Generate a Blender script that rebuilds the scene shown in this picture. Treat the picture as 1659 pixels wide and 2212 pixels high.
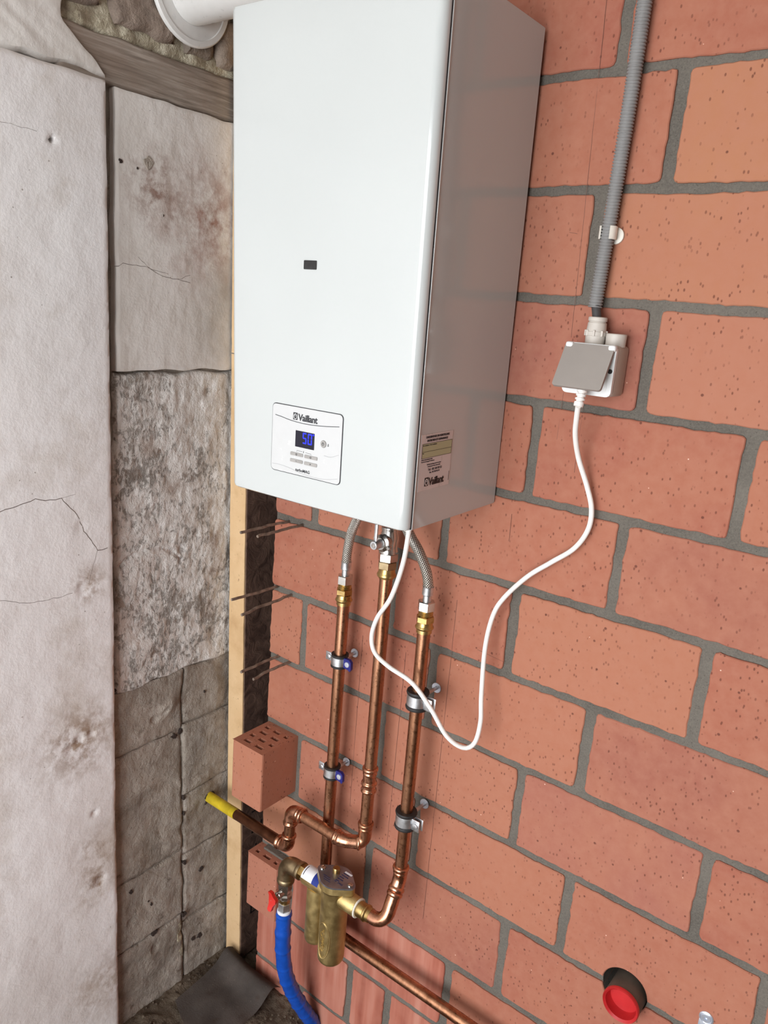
import bpy, bmesh, math, random
from mathutils import Vector, Matrix, noise
random.seed(7)
for o in list(bpy.data.objects):
    bpy.data.objects.remove(o)
SC = bpy.context.scene
COL = SC.collection
PI = math.pi

# ------------------------------------------------------------------ camera
# brick wall face = plane Y 0 (room on -Y), X to the right, Z up, metres
cam_d = bpy.data.cameras.new('camera')
cam = bpy.data.objects.new('camera', cam_d)
COL.objects.link(cam)
cam_d.sensor_fit = 'HORIZONTAL'
cam_d.sensor_width = 36.0
cam_d.lens = 1693.26 * 36.0 / 1659.0
cam_d.clip_start = 0.02
YAW, PITCH, ROLL = 0.638831, -0.252054, 0.080246
_f = Vector((-math.sin(YAW) * math.cos(PITCH), math.cos(YAW) * math.cos(PITCH), math.sin(PITCH)))
_r0 = Vector((math.cos(YAW), math.sin(YAW), 0))
_u0 = _r0.cross(_f)
_r = math.cos(ROLL) * _r0 + math.sin(ROLL) * _u0
_u = -math.sin(ROLL) * _r0 + math.cos(ROLL) * _u0
_m = Matrix((_r, _u, -_f)).transposed().to_4x4()
_m.translation = Vector((0.591461, -1.092705, 0.268124))
cam.matrix_world = _m
SC.camera = cam

# ------------------------------------------------------------------ daylight
DOOR = (-0.50, 0.95, -1.26, 0.85)          # doorway opening in the wall behind the camera: x0,x1,z0,z1
FRONT_Y, RIGHT_X, FLOOR_Z, CEIL_Z = -2.3, 2.6, -1.27, 1.25
wd = bpy.data.worlds.new('World')
SC.world = wd
wd.use_nodes = True
bg = wd.node_tree.nodes['Background']
bg.inputs[0].default_value = (0.95, 0.985, 1.02, 1)
bg.inputs[1].default_value = 8.5


def portal(name, loc, rot, sx, sy):
    l = bpy.data.lights.new(name, 'AREA')
    l.shape = 'RECTANGLE'
    l.size, l.size_y = sx, sy
    l.cycles.is_portal = True
    o = bpy.data.objects.new(name, l)
    COL.objects.link(o)
    o.location, o.rotation_euler = loc, rot


portal('doorway_daylight', ((DOOR[0] + DOOR[1]) / 2, FRONT_Y - 0.02, (DOOR[2] + DOOR[3]) / 2), (PI / 2, 0, 0),
       DOOR[1] - DOOR[0], DOOR[3] - DOOR[2])
vs = SC.view_settings
vs.view_transform = 'Standard'
vs.look = 'None'
vs.gamma = 1.0
vs.exposure = 0.0
vs.use_curve_mapping = False
SC.cycles.max_bounces = 4
SC.cycles.diffuse_bounces = 3
SC.cycles.glossy_bounces = 3
SC.cycles.transmission_bounces = 2
SC.cycles.adaptive_threshold = 0.02


# ------------------------------------------------------------------ materials
def S(r, g, b):
    def f(c):
        c /= 255.0
        return c / 12.92 if c <= 0.04045 else ((c + 0.055) / 1.055) ** 2.4
    return (f(r), f(g), f(b), 1.0)


class NT:
    def __init__(self, name):
        self.m = bpy.data.materials.new(name)
        self.m.use_nodes = True
        self.t = self.m.node_tree
        self.b = self.t.nodes['Principled BSDF']
        self.geo = None

    def n(self, typ, **kw):
        nd = self.t.nodes.new(typ)
        for k, v in kw.items():
            setattr(nd, k, v)
        return nd

    def l(self, a, b):
        self.t.links.new(a, b)

    def pos(self):
        if not self.geo:
            self.geo = self.n('ShaderNodeNewGeometry')
        return self.geo.outputs['Position']

    def setin(self, sock, v):
        if hasattr(v, 'is_linked') or hasattr(v, 'links'):
            self.l(v, sock)
        else:
            sock.default_value = v

    def mapped(self, scale, vec=None, loc=(0, 0, 0), rot=(0, 0, 0)):
        mp = self.n('ShaderNodeMapping')
        mp.inputs['Scale'].default_value = scale if hasattr(scale, '__len__') else (scale,) * 3
        mp.inputs['Location'].default_value = loc
        mp.inputs['Rotation'].default_value = rot
        self.l(vec if vec else self.pos(), mp.inputs[0])
        return mp.outputs[0]

    def noise(self, scale, detail=4, rough=0.55, vec=None, dist=0.0, w=None):
        nd = self.n('ShaderNodeTexNoise')
        if w is not None:
            nd.noise_dimensions = '4D'
            self.setin(nd.inputs['W'], w)
        nd.inputs['Scale'].default_value = scale
        nd.inputs['Detail'].default_value = min(detail, 5)
        nd.inputs['Roughness'].default_value = rough
        nd.inputs['Distortion'].default_value = dist
        self.l(vec if vec else self.pos(), nd.inputs['Vector'])
        return nd.outputs['Fac']

    def voro(self, scale, vec=None, feature='F1'):
        nd = self.n('ShaderNodeTexVoronoi', feature=feature)
        nd.inputs['Scale'].default_value = scale
        self.l(vec if vec else self.pos(), nd.inputs['Vector'])
        return nd.outputs['Distance']

    def ramp(self, fac, stops, interp='LINEAR'):
        nd = self.n('ShaderNodeValToRGB')
        nd.color_ramp.interpolation = interp
        e = nd.color_ramp.elements
        while len(e) > len(stops):
            e.remove(e[-1])
        while len(e) < len(stops):
            e.new(1.0)
        for el, (p, c) in zip(e, stops):
            el.position = p
            el.color = c if hasattr(c, '__len__') else (c, c, c, 1)
        self.l(fac, nd.inputs[0])
        return nd.outputs[0]

    def mix(self, fac, a, b, typ='MIX'):
        nd = self.n('ShaderNodeMix', data_type='RGBA', blend_type=typ)
        self.setin(nd.inputs[0], fac)
        self.setin(nd.inputs[6], a)
        self.setin(nd.inputs[7], b)
        return nd.outputs[2]

    def math(self, op, a, b=0.0, clamp=False):
        nd = self.n('ShaderNodeMath', operation=op, use_clamp=clamp)
        self.setin(nd.inputs[0], a)
        self.setin(nd.inputs[1], b)
        return nd.outputs[0]

    def sph(self, c, r):
        """1 at point c fading to 0 at distance r (world space)"""
        nd = self.n('ShaderNodeVectorMath', operation='DISTANCE')
        self.l(self.pos(), nd.inputs[0])
        nd.inputs[1].default_value = c
        return self.math('SUBTRACT', 1.0, self.math('DIVIDE', nd.outputs['Value'], r), True)

    def bump(self, h, strength=0.3, dist=0.002, normal=None):
        nd = self.n('ShaderNodeBump')
        nd.inputs['Strength'].default_value = strength
        nd.inputs['Distance'].default_value = dist
        self.l(h, nd.inputs['Height'])
        if normal:
            self.l(normal, nd.inputs['Normal'])
        return nd.outputs[0]

    def out(self, color=None, rough=None, metal=None, normal=None, spec=None, **kw):
        b = self.b
        if color is not None:
            self.setin(b.inputs['Base Color'], color)
        if rough is not None:
            self.setin(b.inputs['Roughness'], rough)
        if metal is not None:
            self.setin(b.inputs['Metallic'], metal)
        if spec is not None:
            self.setin(b.inputs['Specular IOR Level'], spec)
        if normal is not None:
            self.l(normal, b.inputs['Normal'])
        for k, v in kw.items():
            self.setin(b.inputs[k.replace('_', ' ')], v)
        return self.m


def plain(name, col, rough=0.5, metal=0.0, var=0.06, scale=60, bump=0.0, spec=0.5, **kw):
    """simple procedural finish: slight noise in tone and roughness"""
    t = NT(name)
    nz = t.noise(scale, 4)
    dark = tuple(c * (1 - var * 2) for c in col[:3]) + (1,)
    lite = tuple(min(1, c * (1 + var)) for c in col[:3]) + (1,)
    c = t.ramp(nz, [(0.3, dark), (0.7, lite)])
    r = t.ramp(nz, [(0.3, max(0, rough - 0.04)), (0.7, min(1, rough + 0.06))])
    nrm = t.bump(t.noise(scale * 6, 3), bump, 0.001) if bump else None
    return t.out(c, r, metal, nrm, spec, **kw)


def mat_brick():
    t = NT('fired_brick')
    oi = t.n('ShaderNodeObjectInfo')
    rnd = oi.outputs['Random']
    base = t.ramp(rnd, [(0.0, S(162, 100, 79)), (0.2, S(152, 88, 72)), (0.4, S(172, 113, 87)), (0.6, S(149, 90, 76)),
                        (0.8, S(168, 108, 91)), (1.0, S(174, 119, 87))])
    big = t.noise(7, 3, 0.5)
    c = t.mix(t.ramp(big, [(0.38, 0.0), (0.62, 0.55)]), base, S(170, 111, 87))
    fine = t.noise(55, 5, 0.6)
    c = t.mix(t.ramp(fine, [(0.3, 0.0), (0.75, 0.5)]), c, S(176, 122, 101))
    # fired-in dark pits and grog, elongated and sparse
    v1 = t.voro(120, t.mapped((1.15, 1, 0.7), None, (0, 0, 0), (0, 0.35, 0)))
    gate = t.ramp(t.noise(9, 4, 0.6), [(0.38, 0.15), (0.58, 1.0)])
    pits = t.math('MULTIPLY', t.ramp(v1, [(0.13, 1.0), (0.22, 0.0)]), gate)
    v2 = t.voro(32)
    spots = t.ramp(v2, [(0.05, 1.0), (0.075, 0.0)])
    c = t.mix(t.math('MULTIPLY', pits, 0.75), c, S(102, 58, 46))
    c = t.mix(t.math('MULTIPLY', spots, 0.75), c, S(88, 48, 40))
    v3 = t.voro(24, t.mapped(1, None, (3.1, 1.7, 5.3)))
    c = t.mix(t.ramp(v3, [(0.016, 0.9), (0.026, 0.0)]), c, S(245, 205, 185))
    h = t.math('ADD', t.math('MULTIPLY', fine, 0.35),
               t.math('MULTIPLY', t.math('MAXIMUM', pits, spots), -1.0))
    return t.out(c, 0.86, 0, t.bump(h, 0.35, 0.0025), 0.25)


def mat_scored_brick():
    t = NT('scored_brick')
    wv = t.noise(1, 4, 0.6, t.mapped((900, 1, 60)))
    st = t.noise(1, 3, 0.5, t.mapped((38, 1, 3)))
    c = t.ramp(st, [(0.35, S(150, 84, 68)), (0.5, S(172, 104, 86)), (0.68, S(192, 134, 116))])
    c = t.mix(t.ramp(t.noise(10, 4), [(0.4, 0.0), (0.65, 0.5)]), c, S(184, 124, 106))
    return t.out(c, 0.9, 0, t.bump(wv, 0.5, 0.001), 0.2)


def mat_mortar():
    t = NT('grey_mortar')
    n1 = t.noise(9, 4)
    c = t.ramp(n1, [(0.3, S(88, 83, 77)), (0.7, S(112, 106, 98))])
    gr = t.noise(420, 3, 0.7)
    c = t.mix(t.ramp(gr, [(0.35, 0.0), (0.75, 0.45)]), c, S(138, 131, 120))
    c = t.mix(t.ramp(t.voro(190), [(0.1, 0.55), (0.2, 0.0)]), c, S(70, 64, 56))
    h = t.math('ADD', gr, t.math('MULTIPLY', t.noise(70, 4), 1.5))
    return t.out(c, 0.95, 0, t.bump(h, 0.6, 0.003), 0.15)


def mat_whitewash():
    t = NT('white_painted_plaster')
    n1 = t.noise(3.5, 4, 0.5)
    c = t.ramp(n1, [(0.25, S(224, 218, 214)), (0.5, S(238, 234, 232)), (0.8, S(244, 242, 241))])
    # yellow-grey dirt patches with their own shapes
    d = t.math('MULTIPLY', t.ramp(t.noise(6, 6, 0.65), [(0.5, 0.0), (0.68, 1.0)]), 0.5)
    c = t.mix(d, c, S(190, 176, 160))
    for p, r, k in (((-0.6, -0.37, -0.55), 0.10, 1.0), ((-0.6, -0.345, -0.80), 0.07, 0.7), ((-0.6, -0.34, -0.87), 0.06, 1.0),
                    ((-0.6, -0.33, -1.12), 0.1, 0.7), ((-0.61, -0.34, -0.25), 0.05, 0.9)):
        s = t.math('MULTIPLY', t.sph(p, r), t.ramp(t.noise(38, 5, 0.65), [(0.42, 0.0), (0.6, 1.0)]))
        c = t.mix(t.math('MULTIPLY', s, k, True), c, S(146, 118, 92))
    fl = t.ramp(t.voro(48), [(0.05, 0.7), (0.08, 0.0)])
    fl = t.math('MULTIPLY', fl, t.ramp(t.noise(5, 3), [(0.5, 0.0), (0.6, 1.0)]))
    c = t.mix(fl, c, S(120, 104, 92))
    h = t.math('ADD', t.math('MULTIPLY', t.noise(28, 5, 0.6), 1.2), t.math('MULTIPLY', t.noise(170, 4, 0.6), 0.35))
    return t.out(c, 0.7, 0, t.bump(h, 0.30, 0.005), 0.3)


def mat_upper_plaster():
    t = NT('stained_plaster')
    n1 = t.noise(5, 5, 0.6)
    c = t.ramp(n1, [(0.25, S(212, 206, 198)), (0.5, S(226, 221, 215)), (0.8, S(234, 230, 226))])
    red = t.math('MULTIPLY', t.sph((-0.65, -0.055, 0.40), 0.16), t.ramp(t.noise(22, 6, 0.7), [(0.4, 0.0), (0.62, 1.0)]))
    c = t.mix(t.math('MULTIPLY', red, 0.9, True), c, S(150, 100, 80))
    red2 = t.math('MULTIPLY', t.sph((-0.65, -0.17, 0.44), 0.09), t.ramp(t.noise(40, 6, 0.7), [(0.45, 0.0), (0.62, 1.0)]))
    c = t.mix(t.math('MULTIPLY', red2, 0.9, True), c, S(140, 104, 88))
    blue = t.math('MULTIPLY', t.sph((-0.64, 0.02, 0.22), 0.13), t.ramp(t.noise(12, 5, 0.6), [(0.3, 0.2), (0.7, 1.0)]))
    c = t.mix(t.math('MULTIPLY', blue, 1.2, True), c, S(128, 124, 118))
    drip = t.noise(1, 4, 0.6, t.mapped((1, 90, 6)))
    c = t.mix(t.ramp(drip, [(0.55, 0.0), (0.75, 0.35)]), c, S(168, 152, 138))
    fl = t.ramp(t.voro(80), [(0.05, 0.8), (0.09, 0.0)])
    c = t.mix(t.math('MULTIPLY', fl, t.ramp(n1, [(0.5, 0.0), (0.6, 1.0)])), c, S(105, 86, 72))
    h = t.math('ADD', t.noise(30, 5, 0.6), t.math('MULTIPLY', t.noise(200, 4), 0.3))
    return t.out(c, 0.75, 0, t.bump(h, 0.4, 0.004), 0.25)


def mat_scraped():
    """grey cement with torn-off streaks of white limewash"""
    t = NT('scraped_limewash')
    n1 = t.noise(10, 4, 0.6)
    base = t.ramp(n1, [(0.3, S(144, 137, 129)), (0.5, S(162, 154, 146)), (0.72, S(186, 172, 158))])
    streak = t.noise(1, 7, 0.72, t.mapped((60, 120, 70), None, (0, 0, 0), (0.45, 0, 0)), 0.5)
    blot = t.noise(24, 7, 0.72, None, 0.6)
    m = t.math('ADD', t.math('MULTIPLY', streak, 0.6), t.math('MULTIPLY', blot, 0.5))
    big = t.noise(5.0, 3, 0.5, t.mapped(1, None, (0.7, 0.3, 0.9)))
    m = t.math('ADD', m, t.math('MULTIPLY', t.math('SUBTRACT', big, 0.5), 0.45))
    mk = t.ramp(m, [(0.44, 0.0), (0.53, 1.0)])
    lime = t.ramp(t.noise(60, 4), [(0.3, S(216, 210, 203)), (0.7, S(236, 231, 226))])
    c = t.mix(mk, base, lime)
    rust = t.math('MULTIPLY', t.ramp(t.noise(13, 5, 0.65, t.mapped(1, None, (2, 5, 1))), [(0.55, 0.0), (0.7, 1.0)]), 0.6)
    c = t.mix(rust, c, S(138, 108, 88))
    h = t.math('ADD', t.math('MULTIPLY', mk, 0.5), t.math('ADD', streak, t.noise(90, 5, 0.65)))
    return t.out(c, 0.88, 0, t.bump(h, 0.8, 0.005), 0.2)


def mat_stone():
    t = NT('grey_rubble_stone')
    n1 = t.noise(9, 6, 0.65, None, 0.8)
    c = t.ramp(n1, [(0.25, S(128, 118, 107)), (0.45, S(160, 149, 137)), (0.6, S(182, 171, 159)), (0.8, S(200, 191, 180))])
    sm = t.noise(1, 5, 0.6, t.mapped((8, 30, 10), None, (0, 0, 0), (0.7, 0, 0)), 0.6)
    c = t.mix(t.ramp(sm, [(0.5, 0.0), (0.75, 0.55)]), c, S(142, 133, 126))
    c = t.mix(t.ramp(t.noise(34, 5, 0.7), [(0.58, 0.0), (0.72, 0.7)]), c, S(92, 76, 62))
    c = t.mix(t.ramp(t.voro(110), [(0.06, 0.8), (0.12, 0.0)]), c, S(66, 54, 46))
    c = t.mix(t.ramp(t.voro(70, t.mapped(1, None, (4, 2, 8))), [(0.04, 0.8), (0.06, 0.0)]), c, S(205, 196, 182))
    h = t.math('ADD', t.math('MULTIPLY', n1, 1.3), t.math('ADD', sm, t.noise(140, 5, 0.7)))
    return t.out(c, 0.9, 0, t.bump(h, 0.9, 0.006), 0.2)


def mat_timber():
    t = NT('old_grey_timber')
    g = t.noise(1, 6, 0.65, t.mapped((60, 9, 190)), 0.3)
    c = t.ramp(g, [(0.3, S(122, 113, 104)), (0.5, S(160, 149, 138)), (0.7, S(190, 179, 168))])
    c = t.mix(t.ramp(t.noise(7, 4), [(0.4, 0.0), (0.7, 0.5)]), c, S(132, 106, 88))
    return t.out(c, 0.9, 0, t.bump(g, 0.8, 0.003), 0.2)


def mat_rubble_top():
    t = NT('brown_field_stone')
    oi = t.n('ShaderNodeObjectInfo')
    base = t.ramp(oi.outputs['Random'], [(0, S(134, 122, 110)), (0.5, S(156, 140, 126)), (1, S(144, 128, 118))])
    c = t.mix(t.ramp(t.noise(30, 5, 0.65), [(0.4, 0.0), (0.7, 0.7)]), base, S(88, 75, 66))
    return t.out(c, 0.9, 0, t.bump(t.noise(60, 6, 0.7), 0.9, 0.006), 0.2)


def mat_lime_mortar():
    t = NT('yellow_lime_mortar')
    c = t.ramp(t.noise(24, 6, 0.7), [(0.3, S(136, 124, 108)), (0.48, S(178, 167, 144)), (0.62, S(216, 208, 186)), (0.8, S(192, 182, 160))])
    return t.out(c, 0.95, 0, t.bump(t.noise(80, 6, 0.7), 1.0, 0.008), 0.1)


def mat_copper(tarnish=0.5):
    t = NT('copper')
    a = t.noise(1, 5, 0.6, t.mapped((60, 60, 7)))
    sp = t.noise(130, 5, 0.7)
    c = t.ramp(a, [(0.3, (0.27, 0.125, 0.068, 1)), (0.55, (0.45, 0.22, 0.125, 1)), (0.75, (0.58, 0.31, 0.19, 1))])
    c = t.mix(t.ramp(sp, [(0.55, 0.0), (0.68, tarnish)]), c, (0.14, 0.07, 0.045, 1))
    r = t.ramp(sp, [(0.35, 0.24), (0.7, 0.46)])
    return t.out(c, r, 1.0, t.bump(sp, 0.06, 0.001))


def mat_copper_new():
    t = NT('bright_copper')
    a = t.noise(45, 5, 0.6)
    c = t.ramp(a, [(0.3, (0.42, 0.19, 0.105, 1)), (0.6, (0.62, 0.31, 0.195, 1)), (0.8, (0.72, 0.41, 0.28, 1))])
    r = t.ramp(t.noise(90, 4), [(0.3, 0.2), (0.7, 0.36)])
    return t.out(c, r, 1.0)


def mat_brass(rough=0.3, c0=(0.40, 0.26, 0.09, 1), c1=(0.62, 0.44, 0.19, 1), nm='brass', bump=0.05):
    t = NT(nm)
    a = t.noise(50, 5, 0.6)
    c = t.ramp(a, [(0.3, c0), (0.7, c1)])
    return t.out(c, t.ramp(a, [(0.3, rough - 0.05), (0.7, rough + 0.1)]), 1.0, t.bump(t.noise(500, 3), bump, 0.001))


def mat_braid():
    t = NT('braided_steel')
    uv = t.n('ShaderNodeUVMap').outputs[0]
    w1 = t.n('ShaderNodeTexWave', wave_type='BANDS', bands_direction='DIAGONAL', wave_profile='SIN')
    t.l(t.mapped((8, 150, 0), uv), w1.inputs[0])
    w1.inputs['Scale'].default_value = 1.0
    w2 = t.n('ShaderNodeTexWave', wave_type='BANDS', bands_direction='DIAGONAL', wave_profile='SIN')
    t.l(t.mapped((-8, 150, 0), uv), w2.inputs[0])
    w2.inputs['Scale'].default_value = 1.0
    m = t.math('MAXIMUM', w1.outputs['Fac'], w2.outputs['Fac'])
    c = t.ramp(m, [(0.4, S(92, 86, 80)), (0.9, S(232, 226, 216))])
    return t.out(c, 0.35, 0.9, t.bump(m, 0.9, 0.0015))


def mat_foam():
    t = NT('cut_foam_edge')
    n1 = t.noise(9, 4, 0.6)
    c = t.ramp(n1, [(0.3, S(206, 170, 126)), (0.7, S(220, 187, 145))])
    sp = t.math('MULTIPLY', t.ramp(t.noise(75, 5, 0.7), [(0.62, 0.0), (0.7, 1.0)]), 0.7)
    c = t.mix(sp, c, S(118, 80, 56))
    d = t.ramp(t.noise(11, 5, 0.65, t.mapped(1, None, (3, 1, 2))), [(0.52, 0.0), (0.75, 0.6)])
    c = t.mix(d, c, S(176, 136, 92))
    return t.out(c, 0.85, 0, t.bump(t.noise(120, 4), 0.4, 0.002), 0.2)


def mat_facing():
    t = NT('dark_bitumen_facing')
    n1 = t.noise(34, 5, 0.65, None, 1.0)
    c = t.ramp(n1, [(0.35, S(72, 54, 47)), (0.65, S(110, 86, 74))])
    c = t.mix(t.ramp(t.noise(160, 4, 0.7), [(0.68, 0.0), (0.74, 0.8)]), c, S(170, 156, 146))
    return t.out(c, 0.42, 0, t.bump(n1, 0.7, 0.004), 0.5)


def mat_felt():
    t = NT('bitumen_felt')
    n1 = t.noise(14, 6, 0.6)
    c = t.ramp(n1, [(0.3, S(92, 84, 79)), (0.7, S(122, 111, 104))])
    c = t.mix(t.ramp(t.noise(40, 5, 0.7), [(0.55, 0.0), (0.75, 0.5)]), c, S(84, 66, 54))
    c = t.mix(t.ramp(t.voro(110), [(0.05, 0.8), (0.075, 0.0)]), c, S(186, 172, 158))
    return t.out(c, 0.8, 0, t.bump(t.noise(300, 4), 0.4, 0.002), 0.3)


def mat_earth():
    t = NT('rough_earth_floor')
    n1 = t.noise(12, 6, 0.65)
    c = t.ramp(n1, [(0.3, S(72, 60, 50)), (0.55, S(104, 91, 78)), (0.8, S(128, 114, 98))])
    c = t.mix(t.ramp(t.noise(60, 5, 0.7), [(0.55, 0.0), (0.66, 0.8)]), c, S(50, 40, 33))
    c = t.mix(t.ramp(t.voro(120), [(0.06, 0.7), (0.1, 0.0)]), c, S(160, 146, 128))
    return t.out(c, 0.95, 0, t.bump(t.noise(80, 6, 0.7), 1.0, 0.008), 0.1)


def mat_enamel(nm='white_enamel'):
    t = NT(nm)
    c = t.ramp(t.noise(2.5, 2), [(0.3, S(191, 194, 192)), (0.7, S(196, 199, 197))])
    peel = t.noise(160, 2, 0.4)
    return t.out(c, 0.16, 0, t.bump(peel, 0.02, 0.001), 0.5, Coat_Weight=0.4, Coat_Roughness=0.06)


M = dict(
    brick=mat_brick(), scored=mat_scored_brick(), mortar=mat_mortar(), white=mat_whitewash(), plaster=mat_upper_plaster(),
    scraped=mat_scraped(), stone=mat_stone(), timber=mat_timber(), fieldstone=mat_rubble_top(), lime=mat_lime_mortar(),
    copper=mat_copper(), copper_new=mat_copper_new(), brass=mat_brass(),
    castbrass=mat_brass(0.47, (0.44, 0.32, 0.13, 1), (0.62, 0.47, 0.215, 1), 'cast_brass', 0.25),
    oldbrass=mat_brass(0.4, (0.22, 0.16, 0.09, 1), (0.42, 0.32, 0.19, 1), 'tarnished_brass', 0.15),
    chrome=plain('nickel_plate', S(205, 203, 198), 0.2, 1.0, 0.05, 80), steel=plain('zinc_steel', S(216, 218, 220), 0.38, 1.0, 0.08, 120),
    braid=mat_braid(), foam=mat_foam(), facing=mat_facing(), felt=mat_felt(), earth=mat_earth(), enamel=mat_enamel(),
    black=plain('black_rubber', S(34, 31, 30), 0.6, 0, 0.1, 60), bluetab=plain('blue_plastic_tab', S(26, 28, 110), 0.35, 0, 0.05),
    hose=plain('blue_hose', S(22, 78, 176), 0.24, 0, 0.10, 30, 0.05), red=plain('red_handle', S(206, 44, 36), 0.4, 0, 0.06),
    redcap=plain('red_plastic_cap', S(190, 38, 40), 0.4, 0, 0.08, 30), drainpipe=plain('dark_pvc', S(92, 80, 70), 0.6, 0, 0.12, 40),
    cable=plain('white_cable', S(240, 236, 230), 0.42, 0, 0.02), conduit=plain('grey_conduit', S(136, 134, 132), 0.5, 0, 0.05, 40),
    darkcable=plain('dark_grey_cable', S(70, 68, 68), 0.5), clipwhite=plain('white_clip', S(228, 222, 210), 0.5),
    sockgrey=plain('light_grey_plastic', S(196, 188, 178), 0.5, 0, 0.03), sockside=plain('warm_grey_plastic', S(178, 164, 152), 0.5, 0, 0.03),
    flap=plain('grey_flap', S(152, 144, 137), 0.5, 0, 0.04, 12), sockwhite=plain('white_plastic', S(232, 232, 230), 0.45, 0, 0.02),
    ink=plain('dark_print', S(44, 44, 48), 0.5), black_ink=plain('black_print', S(16, 15, 16), 0.5), greyline=plain('grey_print', S(150, 150, 152), 0.5),
    panel=plain('panel_white', S(199, 199, 198), 0.22, 0, 0.01), lcd=plain('lcd_glass', S(26, 26, 40), 0.12, 0, 0.05),
    button=plain('button_grey', S(158, 154, 150), 0.4), window=plain('smoked_window', S(48, 48, 48), 0.12, 0, 0.2),
    sticker=plain('sticker_film', S(214, 204, 200), 0.3, 0, 0.01), green=plain('sticker_green', S(178, 180, 142), 0.35, 0, 0.01),
    gap=plain('dark_gap_fill', S(40, 40, 42), 0.7), flue=plain('white_flue_metal', S(226, 224, 220), 0.3, 0, 0.02),
    yellow=plain('yellow_paint', S(206, 178, 34), 0.55, 0, 0.15, 40), oldcopper=plain('brown_copper', S(120, 78, 56), 0.38, 0.9, 0.2, 40),
    rust=plain('rusty_wire', S(138, 120, 106), 0.6, 0.2, 0.25, 90), hempwhite=plain('sealing_thread', S(226, 220, 206), 0.8, 0, 0.05),
    label=plain('white_label', S(232, 232, 236), 0.4, 0, 0.01), labelblue=plain('blue_label', S(22, 44, 128), 0.4, 0, 0.02),
    lid=plain('lid_plate', S(152, 150, 156), 0.22, 0.8, 0.05), lidprint=plain('lid_print', S(52, 60, 100), 0.35, 0.3),
    roomwall=plain('plain_room_wall', S(150, 140, 132), 0.8, 0, 0.04, 4, 0.1), ceiling=plain('plain_ceiling', S(206, 200, 192), 0.85, 0, 0.03, 4),
    roombrick=plain('far_brick_wall', S(156, 132, 122), 0.9, 0, 0.1, 9),
    crack=plain('crack_dark', S(96, 82, 72), 0.95), pencil=plain('pencil_line', S(120, 84, 72), 0.8), holedark=plain('painted_cavity_dark', S(58, 46, 40), 0.95),  # holedark puts the shade inside holes into a flat dark colour
    anchor=plain('white_zinc', S(214, 220, 232), 0.3, 0.7, 0.03),
)
_lcd = NT('lcd_digits')
_lcd.out((0.02, 0.03, 0.9, 1), 0.4, 0, None, 0.3, Emission_Color=(0.02, 0.03, 1.0, 1), Emission_Strength=1.2)
M['digits'] = _lcd.m


# ------------------------------------------------------------------ object helpers
def thing(name, label=None, cat=None, loc=(0, 0, 0), group=None, rot=(0, 0, 0)):
    o = bpy.data.objects.new(name, None)
    o.empty_display_size = 0.05
    COL.objects.link(o)
    o.location = loc
    o.rotation_euler = rot
    return tag(o, label, cat, group)


def tag(o, label=None, cat=None, group=None, kind=None):
    if label:
        o['label'] = label
    if cat:
        o['category'] = cat
    if group:
        o['group'] = group
    if kind:
        o['kind'] = kind
    return o


LOCAL = False    # when True vertices are given in the parent's own frame


def wloc(o):
    v = Vector(o.location)
    if o.parent:
        v = v + wloc(o.parent)
    return v


def obj(name, bm, mat, parent=None, smooth=None, origin=None, label=None):
    """link a bmesh (given in world metres) as one mesh object"""
    off = Vector((0, 0, 0))
    if origin is not None:
        off = Vector(origin)
    if parent is not None and not LOCAL:
        base = wloc(parent)
    else:
        base = Vector((0, 0, 0))
    if origin is None and parent is not None and not LOCAL:
        off = base
    if off.length:
        bmesh.ops.translate(bm, verts=bm.verts, vec=-off)
    bmesh.ops.recalc_face_normals(bm, faces=bm.faces)
    me = bpy.data.meshes.new(name)
    bm.to_mesh(me)
    bm.free()
    me.materials.append(M[mat] if isinstance(mat, str) else mat)
    if smooth is not None:
        me.shade_smooth()
        if smooth < 179:
            me.set_sharp_from_angle(angle=math.radians(smooth))
    o = bpy.data.objects.new(name, me)
    COL.objects.link(o)
    if parent is not None:
        o.parent = parent
    o.location = off - base if origin is not None else (0, 0, 0)
    if label:
        o['label'] = label
    return o


def bm_box(lo, hi, bevel=0.0, seg=2, bm=None):
    b = bmesh.new()
    r = bmesh.ops.create_cube(b, size=1.0)
    c = [(lo[i] + hi[i]) / 2 for i in range(3)]
    s = [abs(hi[i] - lo[i]) for i in range(3)]
    for v in b.verts:
        v.co = Vector((c[0] + v.co.x * s[0], c[1] + v.co.y * s[1], c[2] + v.co.z * s[2]))
    if bevel > 0:
        bmesh.ops.bevel(b, geom=b.edges[:], offset=bevel, segments=seg, affect='EDGES', profile=0.5)
    if bm is not None:
        join(bm, b)
        return bm
    return b


def join(dst, src):
    mp = {}
    for v in src.verts:
        mp[v] = dst.verts.new(v.co)
    for f in src.faces:
        try:
            dst.faces.new([mp[v] for v in f.verts])
        except ValueError:
            pass
    src.free()
    return dst


def frame(axis):
    a = Vector(axis).normalized()
    t = Vector((0, 0, 1)) if abs(a.z) < 0.9 else Vector((0, 1, 0))
    u = t.cross(a).normalized()
    return a, u, a.cross(u)


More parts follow.
